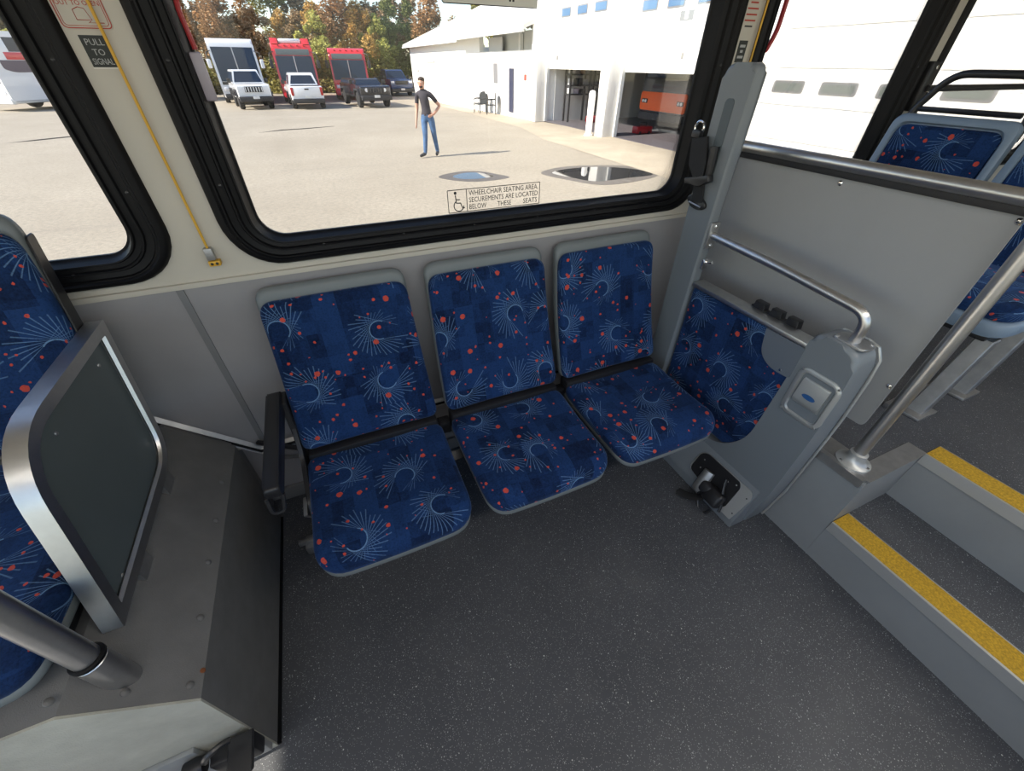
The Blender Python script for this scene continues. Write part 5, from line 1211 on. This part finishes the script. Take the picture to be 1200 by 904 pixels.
# ------------------------------------------------------------------ trees along the far edge of the yard
rnd = random.Random(11)
def tree_mesh(kind, seed, m):
    R_ = random.Random(seed); vs = []; fs = []
    N = 8000 if kind != 'shrub' else 2600
    clumps = []
    for _ in range(34 if kind != 'shrub' else 18):
        t_ = R_.random()
        if kind == 'tall': zc = 0.9 + 8.2 * t_; rad = 1.75 * (1 - t_) ** 0.75 + 0.22
        elif kind == 'round': zc = 1.2 + 5.4 * t_; rad = 2.3 * math.sqrt(max(0.02, 1 - (2 * t_ - 0.9) ** 2 * 0.9))
        else: zc = 0.3 + 2.0 * t_; rad = 1.5 * math.sqrt(max(0.05, 1 - t_ * t_))
        a = R_.random() * 6.283; q = rad * R_.random() ** 0.5
        clumps.append((q * math.cos(a), q * math.sin(a), zc, 0.35 + 0.5 * R_.random() * (1.15 - 0.5 * t_)))
    for _ in range(N):
        cx, cy, cz, cr = R_.choice(clumps)
        d = Vector((R_.gauss(0, 1), R_.gauss(0, 1), R_.gauss(0, 1))).normalized() * cr * (0.55 + 0.5 * R_.random())
        c = Vector((cx, cy, max(0.15, cz))) + d
        if c.z < 0.1: c.z = 0.1
        n = Vector((R_.gauss(0, 1), R_.gauss(0, 1), R_.gauss(0, 1) + 0.4)).normalized(); u, v = frame_of(n); s_ = R_.uniform(0.07, 0.16)
        i = len(vs)
        vs += [tuple(c + u * s_), tuple(c + v * s_ * 0.55), tuple(c - u * s_), tuple(c - v * s_ * 0.55)]
        fs.append((i, i + 1, i + 2, i + 3))
    me = bpy.data.meshes.new('crown'); me.from_pydata(vs, [], fs); me.materials.append(M[m]); me.update()
    bm = bmesh.new(); top = 7.5 if kind == 'tall' else (5.0 if kind == 'round' else 1.2)
    tube(bm, [(0, 0, -0.3), (0.05, 0.03, top * 0.5), (0, 0, top)], [0.14, 0.09, 0.02], 7)
    for k in range(6 if kind != 'shrub' else 3):
        z = top * (0.25 + 0.1 * k); a = R_.random() * 6.283; tube(bm, [(0, 0, z), (0.6 * math.cos(a), 0.6 * math.sin(a), z + 0.5), (1.1 * math.cos(a), 1.1 * math.sin(a), z + 0.8)], [0.05, 0.03, 0.012], 5)
    tm_ = bpy.data.meshes.new('trunk'); bm.to_mesh(tm_); bm.free(); tm_.materials.append(M['bark'])
    return me, tm_
TK = {}
for i, (kind, m_, nm, lab) in enumerate((
    ('tall', 'leaf_rust', 'autumn_tree', 'tall rust-brown autumn tree at the far edge of the yard'),
    ('tall', 'leaf_olive', 'autumn_tree', 'tall olive-green tree at the far edge of the yard'),
    ('round', 'leaf_gold', 'autumn_tree', 'rounded golden autumn tree at the far edge of the yard'),
    ('round', 'leaf_brown', 'autumn_tree', 'rounded dull brown tree at the far edge of the yard'),
    ('tall', 'leaf_green', 'evergreen_tree', 'tall dark green tree at the far edge of the yard'),
    ('shrub', 'leaf_olive', 'shrub', 'low olive shrub in the hedge behind the parked vehicles'),
    ('shrub', 'leaf_lime', 'shrub', 'low yellow-green shrub in the hedge behind the parked vehicles'),
    ('round', 'leaf_lime', 'leafy_tree', 'yellow-green leafy tree at the far edge of the yard'))):
    TK[i] = (tree_mesh(kind, 40 + i, m_), nm, lab, kind)
def plant(i, x, y, s_, rz):
    (cm, tmesh), nm, lab, kind = TK[i]
    t_ = thing(nm, lab, 'shrub' if kind == 'shrub' else 'tree', (x, y, ground_z(y)), rz, {'shrub': 'hedge shrubs'}.get(kind, 'trees behind the yard'))
    t_.scale = (s_ * rnd.uniform(0.9, 1.1), s_ * rnd.uniform(0.9, 1.1), s_)
    link('crown', cm, t_); link('trunk', tmesh, t_)
x = -26.0
while x < 15:
    plant(rnd.choice([0, 2, 2, 3, 1, 1, 0, 2, 4]), x, 53 + rnd.uniform(-1.3, 1.3), rnd.uniform(0.80, 1.10), rnd.uniform(0, 6))
    x += rnd.uniform(1.4, 2.1)
x = -34.0
while x < 30:
    plant(rnd.choice([0, 1, 3, 2, 0, 3, 2]), x, 59 + rnd.uniform(-1.5, 1.5), rnd.uniform(0.90, 1.22), rnd.uniform(0, 6))
    x += rnd.uniform(2.0, 2.8)
x = -30.0
while x < 9.5:
    plant(rnd.choice([5, 5, 6, 5]), x, 51.5 + rnd.uniform(-0.4, 0.4), rnd.uniform(0.85, 1.3), rnd.uniform(0, 6))
    x += rnd.uniform(1.3, 1.9)
for x, y, i in ((-19.5, 51.5, 7), (-23, 51, 7), (8.4, 52.2, 7), (-17, 53, 7), (3.0, 52.0, 7)): plant(i, x, y, 0.85, rnd.uniform(0, 6))

# ================================================================== the walking person
def person():
    base = Vector((2.95, 12.26, -0.5))
    t_ = thing('person', 'person in dark polo shirt and blue jeans walking across the yard, hand on hip', 'person', base)
    F = Vector((-0.55, -0.835, 0)).normalized(); Lf = Vector((-F.y, F.x, 0))      # Lf: the person's left
    J = {}
    J['pelvis'] = Vector((0.02, 0, 0.93)); J['waist'] = Vector((0.01, 0, 1.06)); J['chest'] = Vector((-0.01, 0, 1.27)); J['upper'] = Vector((-0.02, 0, 1.40))
    J['neck'] = Vector((-0.035, -0.01, 1.475)); J['jaw'] = Vector((-0.06, -0.035, 1.545)); J['head'] = Vector((-0.055, -0.03, 1.62)); J['crown'] = Vector((-0.045, -0.015, 1.695))
    J['shL'] = J['upper'] + Lf * 0.175 - Vector((0, 0, 0.02)); J['shR'] = J['upper'] - Lf * 0.175 - Vector((0, 0, 0.02))
    J['elL'] = Vector((0.36, -0.05, 1.14)); J['wrL'] = Vector((0.17, -0.16, 0.985)); J['haL'] = Vector((0.105, -0.175, 0.955))
    J['elR'] = J['shR'] + Vector((-0.03, 0.03, -0.29)); J['wrR'] = J['elR'] + Vector((-0.06, -0.06, -0.24)); J['haR'] = J['wrR'] + Vector((-0.02, -0.02, -0.085))
    J['hipL'] = J['pelvis'] + Lf * 0.10 - Vector((0, 0, 0.05)); J['hipR'] = J['pelvis'] - Lf * 0.10 - Vector((0, 0, 0.05))
    J['knL'] = Vector((0.15, -0.02, 0.50)); J['anL'] = Vector((0.225, 0.06, 0.09)); J['toL'] = J['anL'] + F * 0.15 + Vector((0, 0, -0.045))
    J['knR'] = Vector((-0.10, -0.06, 0.50)); J['anR'] = Vector((-0.15, -0.05, 0.085)); J['toR'] = J['anR'] + Vector((-0.17, -0.07, -0.035))
    rad = dict(pelvis=(0.155, 0.115), waist=(0.145, 0.105), chest=(0.185, 0.12), upper=(0.135, 0.085), neck=(0.055, 0.055), jaw=(0.068, 0.078), head=(0.078, 0.092), crown=(0.05, 0.06),
               shL=(0.065, 0.065), shR=(0.065, 0.065), elL=(0.043, 0.043), elR=(0.043, 0.043), wrL=(0.03, 0.03), wrR=(0.03, 0.03), haL=(0.036, 0.022), haR=(0.036, 0.022),
               hipL=(0.098, 0.098), hipR=(0.098, 0.098), knL=(0.068, 0.068), knR=(0.068, 0.068), anL=(0.052, 0.052), anR=(0.052, 0.052), toL=(0.042, 0.030), toR=(0.042, 0.030))
    E_ = [('pelvis', 'waist', 1), ('waist', 'chest', 1), ('chest', 'upper', 1), ('upper', 'neck', 0), ('neck', 'jaw', 0), ('jaw', 'head', 0), ('head', 'crown', 0),
          ('upper', 'shL', 1), ('upper', 'shR', 1), ('shL', 'elL', 4), ('shR', 'elR', 4), ('elL', 'wrL', 0), ('elR', 'wrR', 0), ('wrL', 'haL', 0), ('wrR', 'haR', 0),
          ('pelvis', 'hipL', 2), ('pelvis', 'hipR', 2), ('hipL', 'knL', 2), ('hipR', 'knR', 2), ('knL', 'anL', 2), ('knR', 'anR', 2), ('anL', 'toL', 3), ('anR', 'toR', 3)]
    # five fingers on each hand
    for s_, along, across in (('L', Vector((-0.95, -0.05, -0.30)).normalized(), Vector((0.25, 0.1, -0.95)).normalized()), ('R', Vector((-0.15, -0.15, -0.97)).normalized(), F)):
        h_ = J['ha' + s_]
        for k in range(5):
            if k == 4: a = h_ + across * -0.03 - along * 0.02; d1 = (along * 0.6 - across * 0.8).normalized(); l1, l2 = 0.03, 0.025
            else: a = h_ + across * (0.024 - 0.016 * k) + along * 0.035; d1 = along; l1 = (0.034, 0.042, 0.044, 0.038)[k]; l2 = l1 * 0.8
            for nm, q in (('a', a), ('b', a + d1 * l1), ('c', a + d1 * l1 + (d1 + F * 0.0 + Vector((0, 0.5, -0.2))).normalized() * l2)):
                J['f%s%d%s' % (s_, k, nm)] = q; rad['f%s%d%s' % (s_, k, nm)] = (0.0095, 0.0095) if nm != 'c' else (0.0075, 0.0075)
            E_ += [('ha' + s_, 'f%s%da' % (s_, k), 0), ('f%s%da' % (s_, k), 'f%s%db' % (s_, k), 0), ('f%s%db' % (s_, k), 'f%s%dc' % (s_, k), 0)]
    names = list(J); idx = {n: i for i, n in enumerate(names)}
    me = bpy.data.meshes.new('body'); me.from_pydata([tuple(J[n]) for n in names], [(idx[a], idx[b]) for a, b, _ in E_], [])
    o = bpy.data.objects.new('body_tmp', me); COL.objects.link(o)
    md = o.modifiers.new('skin', 'SKIN'); md.use_smooth_shade = True
    sv = me.skin_vertices[0].data
    for n in names: sv[idx[n]].radius = rad[n]; sv[idx[n]].use_root = (n == 'pelvis')
    sb = o.modifiers.new('sub', 'SUBSURF'); sb.levels = 2; sb.render_levels = 2
    dg = bpy.context.evaluated_depsgraph_get(); dg.update()
    m2 = bpy.data.meshes.new_from_object(o.evaluated_get(dg)); bpy.data.objects.remove(o)
    m2.name = 'body'; m2.materials.clear()
    for nm in ('skin', 'shirt_dark', 'jeans', 'shoe_dark'): m2.materials.append(M[nm])
    def seg_d(p, a, b):
        ab = b - a; t = max(0, min(1, (p - a).dot(ab) / ab.length_squared)); return (p - a - ab * t).length, t
    for pl in m2.polygons:
        c = Vector(pl.center); best = None
        for a, b, mm in E_:
            d, t = seg_d(c, J[a], J[b]); d -= (rad[a][0] + (rad[b][0] - rad[a][0]) * t) * 0.9
            if best is None or d < best[0]: best = (d, mm, t)
        mm = best[1]
        if mm == 4: mm = 1 if best[2] < 0.62 else 0
        if mm == 1 and c.z < 0.955: mm = 2
        if mm == 2 and c.z > 0.965: mm = 1
        if mm == 2 and c.z < 0.075: mm = 3
        if mm == 0 and c.z < 1.45 and c.z > 1.30 and abs(c.x) < 0.08: mm = 1
        pl.material_index = mm
    smooth(m2, 180); link('body', m2, t_)
    hc = J['head']
    def ell(name, c, s, m, rz=0.0):
        bm = bmesh.new(); bmesh.ops.create_uvsphere(bm, u_segments=14, v_segments=9, radius=1.0)
        bmesh.ops.transform(bm, matrix=Matrix.Translation(c) @ Matrix.Rotation(rz, 4, 'Z') @ Matrix.Diagonal((s[0], s[1], s[2], 1)), verts=bm.verts); bm_obj(name, bm, M[m], t_, 180)
    a_ = math.atan2(F.y, F.x)
    ell('hair', hc - F * 0.030 + Vector((0, 0, 0.062)), (0.096, 0.084, 0.052), 'hair_dark', a_)
    ell('hair', hc - F * 0.05 + Vector((0, 0, 0.01)), (0.06, 0.078, 0.075), 'hair_dark', a_)
    ell('beard', hc + F * 0.052 - Vector((0, 0, 0.085)), (0.034, 0.050, 0.024), 'hair_dark', a_)
    ell('nose', hc + F * 0.10 - Vector((0, 0, 0.022)), (0.018, 0.013, 0.024), 'skin', a_)
    ell('mouth', hc + F * 0.092 - Vector((0, 0, 0.065)), (0.008, 0.022, 0.006), 'sign_red', a_)
    for s_ in (-1, 1):
        ell('eye', hc + F * 0.083 + Lf * 0.030 * s_ + Vector((0, 0, 0.008)), (0.010, 0.013, 0.008), 'eye_white', a_)
        ell('pupil', hc + F * 0.092 + Lf * 0.030 * s_ + Vector((0, 0, 0.007)), (0.004, 0.005, 0.005), 'hair_dark', a_)
        ell('ear', hc + Lf * 0.082 * s_ - Vector((0, 0, 0.01)), (0.020, 0.010, 0.030), 'skin', a_)
    bm = bmesh.new(); lathe(bm, [(0.062, 0), (0.066, 0.014), (0.056, 0.026)], J['neck'] + Vector((0.004, 0.004, -0.035)), (-0.15, -0.1, 1), 16); bm_obj('collar', bm, M['shirt_dark'], t_, 60)
person()
